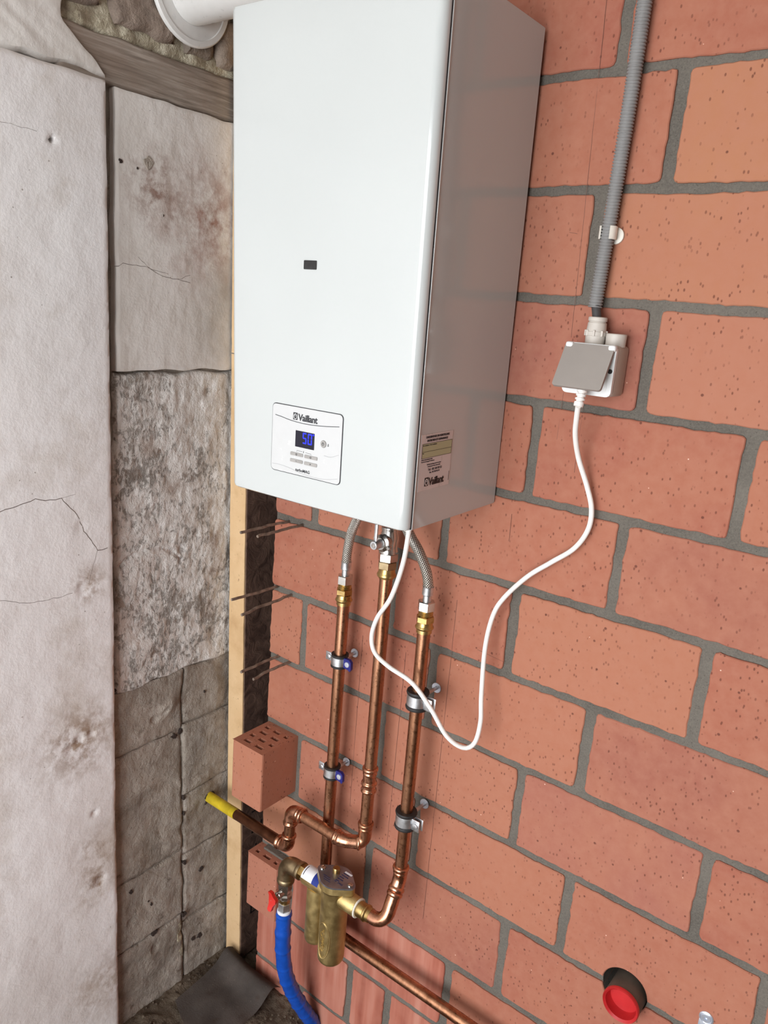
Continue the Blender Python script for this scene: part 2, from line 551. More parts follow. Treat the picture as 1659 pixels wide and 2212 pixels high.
def bm_lathe(prof, org, axis=(0, 0, 1), seg=24, bm=None, phase=0.0, arc=None):
    """prof: list of (radius, height along axis)"""
    b = bm if bm is not None else bmesh.new()
    a, u, w = frame(axis)
    org = Vector(org)
    rings = []
    for r, h in prof:
        if r <= 1e-6:
            rings.append([b.verts.new(org + a * h)])
        else:
            rings.append([b.verts.new(org + a * h + u * (r * math.cos(phase + 2 * PI * i / seg)) +
                                      w * (r * math.sin(phase + 2 * PI * i / seg))) for i in range(seg)])
    for p, q in zip(rings[:-1], rings[1:]):
        for i in range(seg):
            j = (i + 1) % seg
            if len(p) == 1 and len(q) == 1:
                continue
            if len(p) == 1:
                b.faces.new((p[0], q[j], q[i]))
            elif len(q) == 1:
                b.faces.new((p[i], p[j], q[0]))
            else:
                b.faces.new((p[i], p[j], q[j], q[i]))
    return b


def cyl(r, h0, h1):
    return [(0, h0), (r, h0), (r, h1), (0, h1)]


def ringprof(r0, r1, h0, h1, c=0.0):
    return [(r0, h0), (r1 - c, h0), (r1, h0 + c), (r1, h1 - c), (r1 - c, h1), (r0, h1), (r0, h0)]


def spline(pts, step=0.004, closed=False):
    """centripetal-ish Catmull-Rom through pts"""
    P = [Vector(p) for p in pts]
    out = []
    n = len(P)
    for i in range(n - 1):
        p0 = P[i - 1] if i > 0 else P[i] * 2 - P[i + 1]
        p1, p2 = P[i], P[i + 1]
        p3 = P[i + 2] if i + 2 < n else P[i + 1] * 2 - P[i]
        k = max(2, int((p2 - p1).length / step))
        for j in range(k):
            t = j / k
            out.append(0.5 * ((2 * p1) + (-p0 + p2) * t + (2 * p0 - 5 * p1 + 4 * p2 - p3) * t * t +
                              (-p0 + 3 * p1 - 3 * p2 + p3) * t ** 3))
    out.append(P[-1])
    return out


def fillet(pts, rad, seg=8):
    """polyline with rounded corners; rad: one radius or one per inner corner"""
    P = [Vector(p) for p in pts]
    out = [P[0]]
    for i in range(1, len(P) - 1):
        r = rad[i - 1] if hasattr(rad, '__len__') else rad
        a = (P[i - 1] - P[i]).normalized()
        b = (P[i + 1] - P[i]).normalized()
        ang = a.angle(b)
        d = r / math.tan(ang / 2)
        c = P[i] + (a + b).normalized() * (r / math.sin(ang / 2))
        s, e = P[i] + a * d - c, P[i] + b * d - c
        tot = s.angle(e)
        ax = s.cross(e).normalized()
        for k in range(seg + 1):
            out.append(c + Matrix.Rotation(tot * k / seg, 3, ax) @ s)
    out.append(P[-1])
    return out


def bm_tube(path, r, n=18, beads=(), cap=True, bm=None, dense=None):
    """tube along path; r number or f(arc length m); beads (s, halfwidth, height)"""
    P = [Vector(p) for p in path]
    if dense or beads:
        d = dense or 0.0012
        Q = [P[0]]
        for a, b in zip(P[:-1], P[1:]):
            k = max(1, int(math.ceil((b - a).length / d)))
            for j in range(1, k + 1):
                Q.append(a.lerp(b, j / k))
        P = Q
    b = bm if bm is not None else bmesh.new()
    uvl = b.loops.layers.uv.verify()
    arc = [0.0]
    for i in range(1, len(P)):
        arc.append(arc[-1] + (P[i] - P[i - 1]).length)
    L = arc[-1]
    T = []
    for i in range(len(P)):
        t = (P[min(i + 1, len(P) - 1)] - P[max(i - 1, 0)])
        T.append(t.normalized())
    a, u, w = frame(T[0])
    rings = []
    for i, p in enumerate(P):
        if i:
            q = T[i - 1].rotation_difference(T[i])
            u = (q @ u).normalized()
        w = T[i].cross(u)
        rr = r(arc[i]) if callable(r) else r
        for s, hw, hh in beads:
            s_ = s if s >= 0 else L + s
            x = abs(arc[i] - s_) / hw
            if x < 1:
                rr += hh * math.sqrt(1 - x * x)
        rings.append([b.verts.new(p + u * (rr * math.cos(2 * PI * k / n)) + w * (rr * math.sin(2 * PI * k / n))) for k in range(n)])
    for i in range(len(rings) - 1):
        for k in range(n):
            j = (k + 1) % n
            f = b.faces.new((rings[i][k], rings[i][j], rings[i + 1][j], rings[i + 1][k]))
            uu = (k / n, (k + 1) / n, (k + 1) / n, k / n)
            vv = (arc[i], arc[i], arc[i + 1], arc[i + 1])
            for lp, x, y in zip(f.loops, uu, vv):
                lp[uvl].uv = (x, y)
    if cap:
        b.faces.new(rings[0][::-1])
        b.faces.new(rings[-1])
    return b


def prism(poly, axis, h0, h1, bm=None):
    """poly: list of 2-D points in the plane normal to axis ('x': (y,z), 'y': (x,z), 'z': (x,y)), from h0 to h1"""
    b = bm if bm is not None else bmesh.new()

    def v3(p, h):
        return {'x': (h, p[0], p[1]), 'y': (p[0], h, p[1]), 'z': (p[0], p[1], h)}[axis]
    A = [b.verts.new(v3(p, h0)) for p in poly]
    B = [b.verts.new(v3(p, h1)) for p in poly]
    n = len(poly)
    b.faces.new(A)
    b.faces.new(B[::-1])
    for i in range(n):
        j = (i + 1) % n
        b.faces.new((A[i], B[i], B[j], A[j]))
    return b


def rrect(x0, x1, z0, z1, r, seg=4):
    out = []
    for cx, cz, a0 in ((x1 - r, z1 - r, 0), (x0 + r, z1 - r, 90), (x0 + r, z0 + r, 180), (x1 - r, z0 + r, 270)):
        for k in range(seg + 1):
            a = math.radians(a0 + 90 * k / seg)
            out.append((cx + r * math.cos(a), cz + r * math.sin(a)))
    return out


def ribbon2d(pts, w, axis, h0, h1, bm=None):
    """thin printed line of width w along 2-D pts"""
    L, R = [], []
    for i, p in enumerate(pts):
        a = Vector(pts[max(i - 1, 0)])
        c = Vector(pts[min(i + 1, len(pts) - 1)])
        d = (c - a).normalized()
        nrm = Vector((-d.y, d.x)) * w / 2
        L.append(tuple(Vector(p) + nrm))
        R.append(tuple(Vector(p) - nrm))
    return prism(L + R[::-1], axis, h0, h1, bm)


def bm_text(s, size, mtx, bold=0.0, spacing=1.0, align='LEFT', depth=0.0002, scale_x=1.0):
    cu = bpy.data.curves.new('t', 'FONT')
    cu.body = s
    cu.size = size
    cu.extrude = depth
    cu.offset = bold
    cu.space_character = spacing
    cu.align_x = align
    cu.resolution_u = 3
    to = bpy.data.objects.new('t', cu)
    COL.objects.link(to)
    dg = bpy.context.evaluated_depsgraph_get()
    me = bpy.data.meshes.new_from_object(to.evaluated_get(dg))
    b = bmesh.new()
    b.from_mesh(me)
    bpy.data.objects.remove(to)
    bpy.data.curves.remove(cu)
    bpy.data.meshes.remove(me)
    bmesh.ops.transform(b, matrix=mtx @ Matrix.Diagonal((scale_x, 1, 1, 1)), verts=b.verts)
    return b


FRONT = Matrix.Rotation(PI / 2, 4, 'X')                       # text reading in XZ, facing -Y
SIDE = Matrix.Rotation(PI / 2, 4, 'Z') @ FRONT               # text reading along +Y, facing +X


def fbm(p, octv=4, lac=2.1, gain=0.5):
    s, a, f = 0.0, 1.0, 1.0
    for _ in range(octv):
        s += a * noise.noise(Vector(p) * f)
        a *= gain
        f *= lac
    return s


def sx(z):
    """face of the old leaning left wall"""
    return -0.636 - 0.0295 * z


# ------------------------------------------------------------------ room shell
BEDS = {-4: 1.20, -3: 1.05, -2: 0.899, -1: 0.7495, 0: 0.5995, 1: 0.451, 2: 0.3015, 3: 0.1504, 4: 0.0, 5: -0.1477, 6: -0.3019, 7: -0.4536,
        8: -0.6035, 9: -0.756, 10: -0.912, 11: -1.066, 12: -1.217, 13: -1.36}
HEADS = {-4: [-0.39, -0.09, 0.21, 0.51, 0.81], -3: [-0.19, 0.11, 0.41, 0.71], -2: [-0.39, -0.09, 0.21, 0.51, 0.81], -1: [-0.19, 0.1115, 0.413, 0.713],
         0: [-0.40, -0.103, 0.198, 0.499, 0.80], 1: [-0.192, 0.108, 0.41, 0.71], 2: [-0.389, -0.09, 0.2105, 0.512, 0.812],
         3: [-0.245, 0.0555, 0.3615, 0.662, 0.962], 4: [-0.387, -0.089, 0.213, 0.514, 0.815], 5: [-0.1875, 0.0575, 0.359, 0.66, 0.96],
         6: [-0.399, -0.086, 0.2085, 0.51, 0.81], 7: [-0.186, 0.1095, 0.4127, 0.714], 8: [-0.396, -0.087, 0.2177, 0.52, 0.82],
         9: [-0.190, 0.118, 0.421, 0.722], 10: [-0.396, -0.282, 0.0177, 0.318, 0.62, 0.92], 11: [-0.213, -0.114, 0.188, 0.49, 0.79],
         12: [-0.35, -0.05, 0.25, 0.55, 0.85]}
WALL_L, WALL_R = -0.4929, 1.12
HC = (0.333, -0.752)      # core-drilled hole
HR = 0.0365


def struct(name, bm, mat, parent=None, smooth=None):
    o = obj(name, bm, mat, parent, smooth)
    if parent is None:
        o['kind'] = 'structure'
    return o


# brick wall: mortar body with a drilled hole, bricks as children
def wall_body():
    b = bmesh.new()
    y0, y1 = 0.0032, 0.138
    xs = [WALL_L + 0.004, HC[0] - 0.06, HC[0] + 0.06, RIGHT_X]
    zs = [FLOOR_Z - 0.06, HC[1] - 0.06, HC[1] + 0.06, CEIL_Z]
    for i in range(3):
        for k in range(3):
            if i == 1 and k == 1:
                continue
            b.faces.new([b.verts.new((x, y0, z)) for x, z in ((xs[i], zs[k]), (xs[i + 1], zs[k]), (xs[i + 1], zs[k + 1]), (xs[i], zs[k + 1]))])
    n = 32
    circ, sq, back = [], [], []
    for i in range(n):
        a = 2 * PI * i / n
        c, s = math.cos(a), math.sin(a)
        m = 0.06 / max(abs(c), abs(s))
        circ.append(b.verts.new((HC[0] + HR * c, y0, HC[1] + HR * s)))
        back.append(b.verts.new((HC[0] + HR * c, y1, HC[1] + HR * s)))
        sq.append(b.verts.new((HC[0] + m * c, y0, HC[1] + m * s)))
    for i in range(n):
        j = (i + 1) % n
        b.faces.new((circ[i], circ[j], sq[j], sq[i]))
        b.faces.new((circ[i], back[i], back[j], circ[j]))
    b.faces.new(back)
    X0, X1, Z0, Z1 = xs[0], xs[3], zs[0], zs[3]
    for quad in (((X0, y0, Z0), (X0, y1, Z0), (X0, y1, Z1), (X0, y0, Z1)), ((X1, y0, Z0), (X1, y1, Z0), (X1, y1, Z1), (X1, y0, Z1)),
                 ((X0, y1, Z0), (X1, y1, Z0), (X1, y1, Z1), (X0, y1, Z1)), ((X0, y0, Z0), (X1, y0, Z0), (X1, y1, Z0), (X0, y1, Z0)),
                 ((X0, y0, Z1), (X1, y0, Z1), (X1, y1, Z1), (X0, y1, Z1))):
        b.faces.new([b.verts.new(q) for q in quad])
    return b


wall_back = struct('wall_back', wall_body(), 'mortar')


def brick_mesh(x0, x1, z0, z1, seed, depth=0.06, y=0.0):
    rnd = random.Random(seed)
    b = bmesh.new()
    pts = []
    r = 0.004 + rnd.random() * 0.003
    def side(a, c, n):
        if a[1] == c[1] and abs(a[1] - HC[1]) < 0.02 and min(a[0], c[0]) < HC[0] < max(a[0], c[0]):
            n = int(abs(c[0] - a[0]) / 0.0012)
        return [(a[0] + (c[0] - a[0]) * t / n, a[1] + (c[1] - a[1]) * t / n) for t in range(n)]
    nx = max(4, int((x1 - x0) / 0.009))
    nz = max(4, int((z1 - z0) / 0.010))
    pts += side((x0 + r, z0), (x1 - r, z0), nx) + [(x1 - r, z0), (x1 - 0.3 * r, z0 + 0.3 * r)]
    pts += side((x1, z0 + r), (x1, z1 - r), nz) + [(x1, z1 - r), (x1 - 0.3 * r, z1 - 0.3 * r)]
    pts += side((x1 - r, z1), (x0 + r, z1), nx) + [(x0 + r, z1), (x0 + 0.3 * r, z1 - 0.3 * r)]
    pts += side((x0, z1 - r), (x0, z0 + r), nz) + [(x0, z0 + r), (x0 + 0.3 * r, z0 + 0.3 * r)]
    cx, cz = (x0 + x1) / 2, (z0 + z1) / 2
    out = []
    for px, pz in pts:
        n1 = noise.noise(Vector((px * 75, pz * 75, seed * 1.37))) * 0.0023 + noise.noise(Vector((px * 16, pz * 16, seed * 0.7))) * 0.0016
        dx = 1 if abs(px - x1) < r else (-1 if abs(px - x0) < r else 0)
        dz = 1 if abs(pz - z1) < r else (-1 if abs(pz - z0) < r else 0)
        q = Vector((px + dx * n1, pz + dz * n1))
        d = q - Vector(HC)
        if abs(d.x) < HR and d.length < HR:
            q.y = HC[1] + math.copysign(math.sqrt(HR * HR - d.x * d.x), cz - HC[1])
        out.append(q)
    tl, tz = rnd.uniform(-1, 1) * 0.0012, rnd.uniform(-1, 1) * 0.0008

    def yy(q):
        return y + (q.x - cx) * tl / 0.15 + (q.y - cz) * tz / 0.07
    ch = 0.0014
    A, Bv, D = [], [], []
    n = len(out)
    for i, q in enumerate(out):
        t = (out[(i + 1) % n] - out[i - 1]).normalized()
        nin = Vector((-t.y, t.x))
        qi = q + nin * ch
        A.append(b.verts.new((qi.x, yy(q), qi.y)))
        Bv.append(b.verts.new((q.x, yy(q) + ch, q.y)))
        D.append(b.verts.new((q.x, y + depth, q.y)))
    b.faces.new(A)
    for i in range(n):
        j = (i + 1) % n
        b.faces.new((A[i], A[j], Bv[j], Bv[i]))
        b.faces.new((Bv[i], Bv[j], D[j], D[i]))
    return b


seed = 1
for row in range(-4, 13):
    zt, zb = BEDS[row], BEDS[row + 1]
    heads = [WALL_L - 0.006] + HEADS[row] + [WALL_R]
    if row in (8, 10):
        heads = heads[1:]
    for i in range(len(heads) - 1):
        hw = 0.0082 + 0.0016 * noise.noise(Vector((row * 3.3, i * 2.7, 0)))
        x0, x1 = heads[i] + hw, heads[i + 1] - hw
        if x1 - x0 < 0.02:
            continue
        jb = 0.0064 + 0.0010 * noise.noise(Vector((row * 1.9, 5.1, i * 0.4)))
        z0, z1 = zb + jb, zt - jb
        seed += 1
        mt = 'scored' if (row >= 10 and x1 < 0.3) else 'brick'
        obj('brick', brick_mesh(x0, x1, z0, z1, seed, y=random.uniform(-0.0008, 0.0008)), mt, wall_back)


# toothing bricks standing out of the end of the wall, perforated on top
def tooth_brick(x0, x1, yf, yb, z0, z1, rows, depth=0.06):
    b = bmesh.new()
    # sides, slightly rounded on the front vertical edges
    pr = [(x0, yb), (x0, yf + 0.004), (x0 + 0.0012, yf + 0.0012), (x0 + 0.004, yf), (x1 - 0.004, yf), (x1 - 0.0012, yf + 0.0012),
          (x1, yf + 0.004), (x1, yb)]
    lo = [b.verts.new((p[0], p[1], z0)) for p in pr]
    hi = [b.verts.new((p[0], p[1], z1)) for p in pr]
    b.faces.new(lo)
    for i in range(len(pr)):
        j = (i + 1) % len(pr)
        b.faces.new((lo[i], lo[j], hi[j], hi[i]))
    # top: strips in Y, each strip split in X; holes drop down
    def q(xa, xb, ya, yb_, za=z1):
        b.faces.new([b.verts.new(p) for p in ((xa, ya, za), (xb, ya, za), (xb, yb_, za), (xa, yb_, za))])
    ycur = yf
    for (ya, yb_, holes) in rows:
        if ya > ycur:
            q(x0, x1, ycur, ya)
        xc = x0
        for ha, hb in holes:
            q(xc, x0 + ha, ya, yb_)
            xa, xb = x0 + ha, x0 + hb
            zf = z1 - depth
            R = [(xa, ya), (xb, ya), (xb, yb_), (xa, yb_)]
            for k in range(4):
                p, r = R[k], R[(k + 1) % 4]
                b.faces.new([b.verts.new(v) for v in ((p[0], p[1], z1), (r[0], r[1], z1), (r[0], r[1], zf), (p[0], p[1], zf))])
            q(xa, xb, ya, yb_, zf)
            xc = x0 + hb
        q(xc, x1, ya, yb_)
        ycur = yb_
    if ycur < yb:
        q(x0, x1, ycur, yb)
    bmesh.ops.remove_doubles(b, verts=b.verts, dist=0.0002)
    return b


hl = [(0.012, 0.024), (0.037, 0.055), (0.068, 0.078)]
hs = [(0.018, 0.037), (0.051, 0.071)]
rows1 = [(-0.088, -0.079, hs), (-0.066, -0.056, hl), (-0.044, -0.034, hs), (-0.023, -0.014, hl)]
tb = obj('brick', tooth_brick(-0.4855, -0.3985, -0.100, 0.06, -0.7395, -0.6085, rows1), 'brick', wall_back)
rows2 = [(-0.029, -0.020, [(0.012, 0.022), (0.036, 0.056), (0.068, 0.078)])]
tb2 = obj('brick', tooth_brick(-0.4905, -0.4, -0.040, 0.06, -1.048, -0.914, rows2), 'brick', wall_back)
# mortar smear on the back half of the lower toothing brick and a fillet beside the upper one
obj('mortar_bed', bm_box((-0.47, -0.012, -0.914), (-0.405, 0.004, -0.9085), 0.002), 'mortar', wall_back)

# unseen wall added to shut sky light out behind the bricks, right wall, wall with the doorway, ceiling, floor
b = bm_box((-0.9, 0.5, FLOOR_Z - 0.1), (RIGHT_X + 0.1, 0.6, CEIL_Z + 0.1))
struct('cavity_light_stop', b, 'holedark')


def wall_with_hole(kind, at, th, u0, u1, z0, z1, hole):
    b = bmesh.new()
    a0, a1, h0, h1 = hole
    for (p, q, r, s) in ((u0, a0, z0, z1), (a1, u1, z0, z1), (a0, a1, z0, h0), (a0, a1, h1, z1)):
        if q - p < 1e-4 or s - r < 1e-4:
            continue
        if kind == 'x':
            bm_box((at, p, r), (at + th, q, s), bm=b)
        else:
            bm_box((p, at - th, r), (q, at, s), bm=b)
    return b


struct('wall_right', bm_box((RIGHT_X, FRONT_Y - 0.1, FLOOR_Z - 0.1), (RIGHT_X + 0.1, 0.6, CEIL_Z + 0.1)), 'roombrick')
struct('wall_front', wall_with_hole('y', FRONT_Y, 0.1, -1.0, RIGHT_X + 0.1, FLOOR_Z - 0.1, CEIL_Z + 0.1, DOOR), 'roomwall')
struct('ceiling', bm_box((-1.0, FRONT_Y - 0.1, CEIL_Z), (RIGHT_X + 0.1, 0.6, CEIL_Z + 0.1)), 'ceiling')


def floor_mesh():
    b = bmesh.new()
    def h(x, y):
        d = math.exp(-((x + 0.5) ** 2 + (y + 0.2) ** 2) / 0.25)
        return FLOOR_Z - 0.004 + (0.006 * fbm((x * 14, y * 14, 1.0), 4) + 0.004 * fbm((x * 60, y * 60, 3.0), 2)) * (0.25 + 0.9 * d)
    def grid(x0, x1, y0, y1, st):
        nx, ny = max(1, round((x1 - x0) / st)), max(1, round((y1 - y0) / st))
        vs_ = [[b.verts.new((x0 + (x1 - x0) * i / nx, y0 + (y1 - y0) * j / ny, h(x0 + (x1 - x0) * i / nx, y0 + (y1 - y0) * j / ny)))
                for j in range(ny + 1)] for i in range(nx + 1)]
        for i in range(nx):
            for j in range(ny):
                b.faces.new((vs_[i][j], vs_[i + 1][j], vs_[i + 1][j + 1], vs_[i][j + 1]))
    grid(-0.72, 0.0, -0.55, 0.12, 0.006)
    grid(0.0, RIGHT_X + 0.05, -0.55, 0.55, 0.1)
    grid(-0.72, 0.0, 0.12, 0.55, 0.1)
    grid(-0.9, RIGHT_X + 0.05, FRONT_Y - 0.4, -0.55, 0.1)
    return b


struct('floor', floor_mesh(), 'earth', None, 60)

# ------------------------------------------------------------------ old left wall
LEAN = lambda off, z: sx(z) + off
b = bmesh.new()
Z0, Z1 = FLOOR_Z - 0.1, CEIL_Z + 0.1
for (y0, y1) in ((FRONT_Y - 0.1, 0.6),):
    P = [(sx(Z0) - 0.016, Z0), (sx(Z1) - 0.016, Z1), (sx(Z1) - 0.25, Z1), (sx(Z0) - 0.25, Z0)]
    A = [b.verts.new((p[0], y0, p[1])) for p in P]
    B = [b.verts.new((p[0], y1, p[1])) for p in P]
    b.faces.new(A)
    b.faces.new(B[::-1])
    for i in range(4):
        j = (i + 1) % 4
        b.faces.new((A[i], B[i], B[j], A[j]))
wall_left = struct('wall_left', b, 'stone')


def patch(y0, y1, z0, z1, off, res, height, back=-0.02, edge=0.006, edge_r=0.008, wob=0.0, seed=0.0, wedge=(1, 1, 1, 1), y0f=None, y1f=None):
    """rough slab lying on the left wall: height(y,z) displaces its face; edges are rounded back.
    wedge: which sides (y0,y1,z0,z1) are rounded off"""
    b = bmesh.new()
    ny, nz = max(2, round((y1 - y0) / res)), max(2, round((z1 - z0) / res))
    V = []
    for i in range(ny + 1):
        col = []
        for k in range(nz + 1):
            z = z0 + (z1 - z0) * k / nz
            ya = y0f(z) if y0f else y0
            yb = y1f(z) if y1f else y1
            y = ya + (yb - ya) * i / ny
            ey = []
            if wedge[0]: ey.append(y - ya)
            if wedge[1]: ey.append(yb - y)
            if wedge[2]: ey.append(z - z0)
            if wedge[3]: ey.append(z1 - z)
            d = min(ey) if ey else 1.0
            drop = 0.0
            if d < edge_r:
                t = 1 - d / edge_r
                drop = edge * (1 - math.sqrt(max(0, 1 - t * t)))
            yy, zz = y, z
            if wob:
                wv = wob * noise.noise(Vector((y * 22, z * 22, seed)))
                wz = wob * noise.noise(Vector((y * 22, z * 22, seed + 7)))
                fy = max(0.0, 1 - min(abs(y - ya), abs(yb - y)) / 0.03)
                fz = max(0.0, 1 - min(abs(z - z0), abs(z1 - z)) / 0.03)
                yy += wv * fy
                zz += wz * fz
            col.append(b.verts.new((sx(zz) + off + height(y, z) - drop, yy, zz)))
        V.append(col)
    for i in range(ny):
        for k in range(nz):
            b.faces.new((V[i][k], V[i + 1][k], V[i + 1][k + 1], V[i][k + 1]))
    rim = [V[i][0] for i in range(ny)] + [V[ny][k] for k in range(nz)] + [V[i][nz] for i in range(ny, 0, -1)] + [V[0][k] for k in range(nz, 0, -1)]
    bk = [b.verts.new((sx(v.co.z) + back, v.co.y, v.co.z)) for v in rim]
    for i in range(len(rim)):
        j = (i + 1) % len(rim)
        b.faces.new((rim[i], rim[j], bk[j], bk[i]))
    return b


# white painted plaster pier (nearer part)
WP = 0.014
DENTS = [(-0.375, 0.482, 0.0055, 0.02), (-0.37, -0.548, 0.012, 0.007), (-0.345, -0.545, 0.010, 0.006), (-0.388, -0.556, 0.010, 0.005),
         (-0.338, -0.868, 0.014, 0.006), (-0.345, -0.715, 0.008, 0.006), (-0.352, -0.258, 0.014, 0.004), (-0.352, -0.14, 0.012, 0.003)]


def h_white(y, z):
    v = 0.0022 * fbm((y * 4, z * 4, 2.2), 3) + 0.0005 * fbm((y * 30, z * 30, 8.0), 3)
    for dy, dz, r, dep in DENTS:
        d = math.hypot(y - dy, z - dz)
        if d < r:
            v -= dep * (1 - (d / r) ** 2) * (1.0 if r < 0.007 else 0.6 + 0.5 * noise.noise(Vector((y * 150, z * 150, 1))))
    return v


obj('plaster_layer', patch(-0.62, -0.2735, -1.35, 0.592, WP, 0.005, h_white, -0.03, 0.009, 0.011, 0.0022, 3.0, (0, 1, 0, 1), None, lambda z: -0.2735 + 0.0148 * (z - 0.58)), 'white', wall_left, 40)
obj('plaster_layer', patch(FRONT_Y, -0.62, -1.35, 0.592, WP, 0.05, lambda y, z: 0.0022 * fbm((y * 4, z * 4, 2.2), 3), -0.03, 0.01, 0.016, 0, 0, (0, 0, 0, 1)),
    'white', wall_left, 40)


def h_top(y, z):
    return 0.003 * fbm((y * 10, z * 10, 5.2), 4) + 0.0025 * fbm((y * 16 + z * 26, z * 9, 1.2), 3)


obj('plaster_layer', patch(-0.9, -0.25, 0.598, 1.3, 0.004, 0.006, h_top, -0.03, 0.008, 0.010, 0.012, 9.0, (0, 1, 1, 0), None,
                           lambda z: -0.262 - min(0.078, (z - 0.598) * 1.25)), 'plaster', wall_left, 40)
obj('plaster_layer', patch(FRONT_Y, -0.9, 0.598, 1.3, 0.008, 0.1, lambda y, z: 0.0, -0.03), 'plaster', wall_left, 40)


# smooth stained plaster above
def h_pl(y, z):
    v = 0.0016 * fbm((y * 8, z * 8, 12.2), 3) + 0.0006 * fbm((y * 50, z * 50, 8.0), 3)
    for dy, dz, r, dep in ((-0.19, 0.483, 0.014, 0.001),):
        d = math.hypot(y - dy, z - dz)
        if d < r:
            v -= dep * (1 - (d / r) ** 3)
    return v


obj('plaster_layer', patch(-0.27, 0.40, 0.126, 0.588, 0.002, 0.004, h_pl, -0.03, 0.002, 0.003, 0.004, 2.0, (1, 0, 1, 1), lambda z: -0.2536 + 0.0214 * (z - 0.586)), 'plaster', wall_left, 40)


# scraped limewash on grey cement
def h_scr(y, z):
    v = 0.0042 * fbm((y * 16, z * 16, 21.2), 4) + 0.0016 * fbm((y * 70, z * 26, 8.0), 3)
    a = math.hypot((y + 0.2) * 1.0, (z + 0.29) * 1.2)
    if 0.085 < a < 0.092 and z > -0.26:
        v -= 0.003
    for dy, dz, r, dep in ((-0.278, -0.012, 0.012, 0.01), (-0.12, -0.235, 0.012, 0.006), (-0.05, 0.09, 0.02, 0.005)):
        d = math.hypot(y - dy, z - dz)
        if d < r:
            v -= dep * (1 - d / r)
    return v


obj('render_coat', patch(-0.28, 0.40, -0.50, 0.121, -0.004, 0.0035, h_scr, -0.03, 0.006, 0.008, 0.008, 2.5, (1, 0, 1, 1), lambda z: -0.2536 + 0.0214 * (z - 0.586)), 'scraped', wall_left, 50)

# rough masonry blocks below
BL = [(-0.32, -0.1215, -0.6335, -0.497, 1), (-0.32, -0.1215, -0.9295, -0.6365, 2), (-0.32, -0.1225, -1.0935, -0.9325, 3), (-0.32, -0.1235, -1.36, -1.0965, 4),
      (-0.1175, 0.40, -0.6235, -0.497, 5), (-0.1175, 0.40, -0.7915, -0.6265, 6), (-0.1175, 0.40, -0.9455, -0.7945, 7), (-0.1185, 0.40, -1.1215, -0.9485, 8),
      (-0.1185, 0.40, -1.36, -1.1245, 9)]
PITS = [(-0.19, -0.585, 0.012, 0.006), (-0.26, -1.03, 0.012, 0.006), (-0.2, -1.135, 0.012, 0.006)]


def h_blk(sd):
    def h(y, z):
        v = 0.0045 * fbm((y * 9, z * 9, 3.7), 4) + 0.003 * fbm((y * 26 + z * 14, z * 34, 1.3), 4) + 0.0012 * math.sin(sd * 2.3)
        for dy, dz, r, dep in PITS:
            d = math.hypot(y - dy, z - dz)
            if d < r:
                v -= dep * (1 - (d / r) ** 2)
        if sd == 1:
            d = math.hypot((y + 0.155) * 0.9, z + 0.572)
            if d < 0.03:
                v += 0.006 * (1 - d / 0.03) * (1 + fbm((y * 70, z * 70, 3), 3))
        return v
    return h


obj('mortar_bed', patch(-0.32, 0.40, -1.36, -0.497, -0.0105, 0.01, lambda y, z: 0.0045 * fbm((y * 9, z * 9, 3.7), 4), -0.03), 'stone', wall_left, 50)
for (y0, y1, z0, z1, sd) in BL:
    obj('stone_block', patch(y0, y1, z0, z1, -0.004, 0.0042, h_blk(sd), -0.03, 0.0035, 0.006, 0.005, 2.0), 'stone', wall_left, 50)
# crumbled mortar rib between the two lowest columns
obj('mortar_bed', patch(-0.142, -0.121, -1.24, -1.11, -0.004, 0.004, lambda y, z: 0.004 * fbm((y * 60, z * 60, 2), 3), -0.03, 0.006, 0.007, 0.004, 2), 'lime', wall_left, 50)



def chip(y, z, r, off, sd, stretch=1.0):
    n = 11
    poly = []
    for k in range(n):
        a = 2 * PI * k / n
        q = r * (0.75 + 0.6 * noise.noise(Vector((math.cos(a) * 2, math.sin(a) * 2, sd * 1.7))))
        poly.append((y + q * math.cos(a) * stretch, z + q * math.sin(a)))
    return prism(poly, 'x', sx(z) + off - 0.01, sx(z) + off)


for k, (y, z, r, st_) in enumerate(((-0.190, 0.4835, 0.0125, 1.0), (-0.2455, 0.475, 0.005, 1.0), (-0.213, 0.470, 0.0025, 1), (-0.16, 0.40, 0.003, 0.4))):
    obj('chip_and_hole_shade', chip(y, z, r, 0.0036 + h_pl(-0.17, z) if k == 0 else 0.003, k, st_), 'stone' if k == 0 else 'holedark', wall_left)  # first chip bares stone; the small holes' shade is painted dark
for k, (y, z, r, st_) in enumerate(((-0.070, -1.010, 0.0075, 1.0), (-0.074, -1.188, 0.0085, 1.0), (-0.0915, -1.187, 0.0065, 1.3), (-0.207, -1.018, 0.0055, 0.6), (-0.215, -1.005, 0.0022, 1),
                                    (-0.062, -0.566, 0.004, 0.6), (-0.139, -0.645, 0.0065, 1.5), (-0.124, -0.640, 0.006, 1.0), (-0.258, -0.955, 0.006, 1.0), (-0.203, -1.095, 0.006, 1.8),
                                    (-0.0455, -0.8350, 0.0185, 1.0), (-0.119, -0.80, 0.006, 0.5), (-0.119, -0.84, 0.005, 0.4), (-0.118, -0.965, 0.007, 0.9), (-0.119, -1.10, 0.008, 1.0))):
    obj('painted_cavity', chip(y, z, r, -0.0015 + 0.0045 * fbm((y * 9, z * 9, 3.7), 4) + 0.003 * fbm((y * 26 + z * 14, z * 34, 1.3), 4), k + 9, st_), 'holedark', wall_left)  # thin dark patches on the face: shade of holes painted, not carved

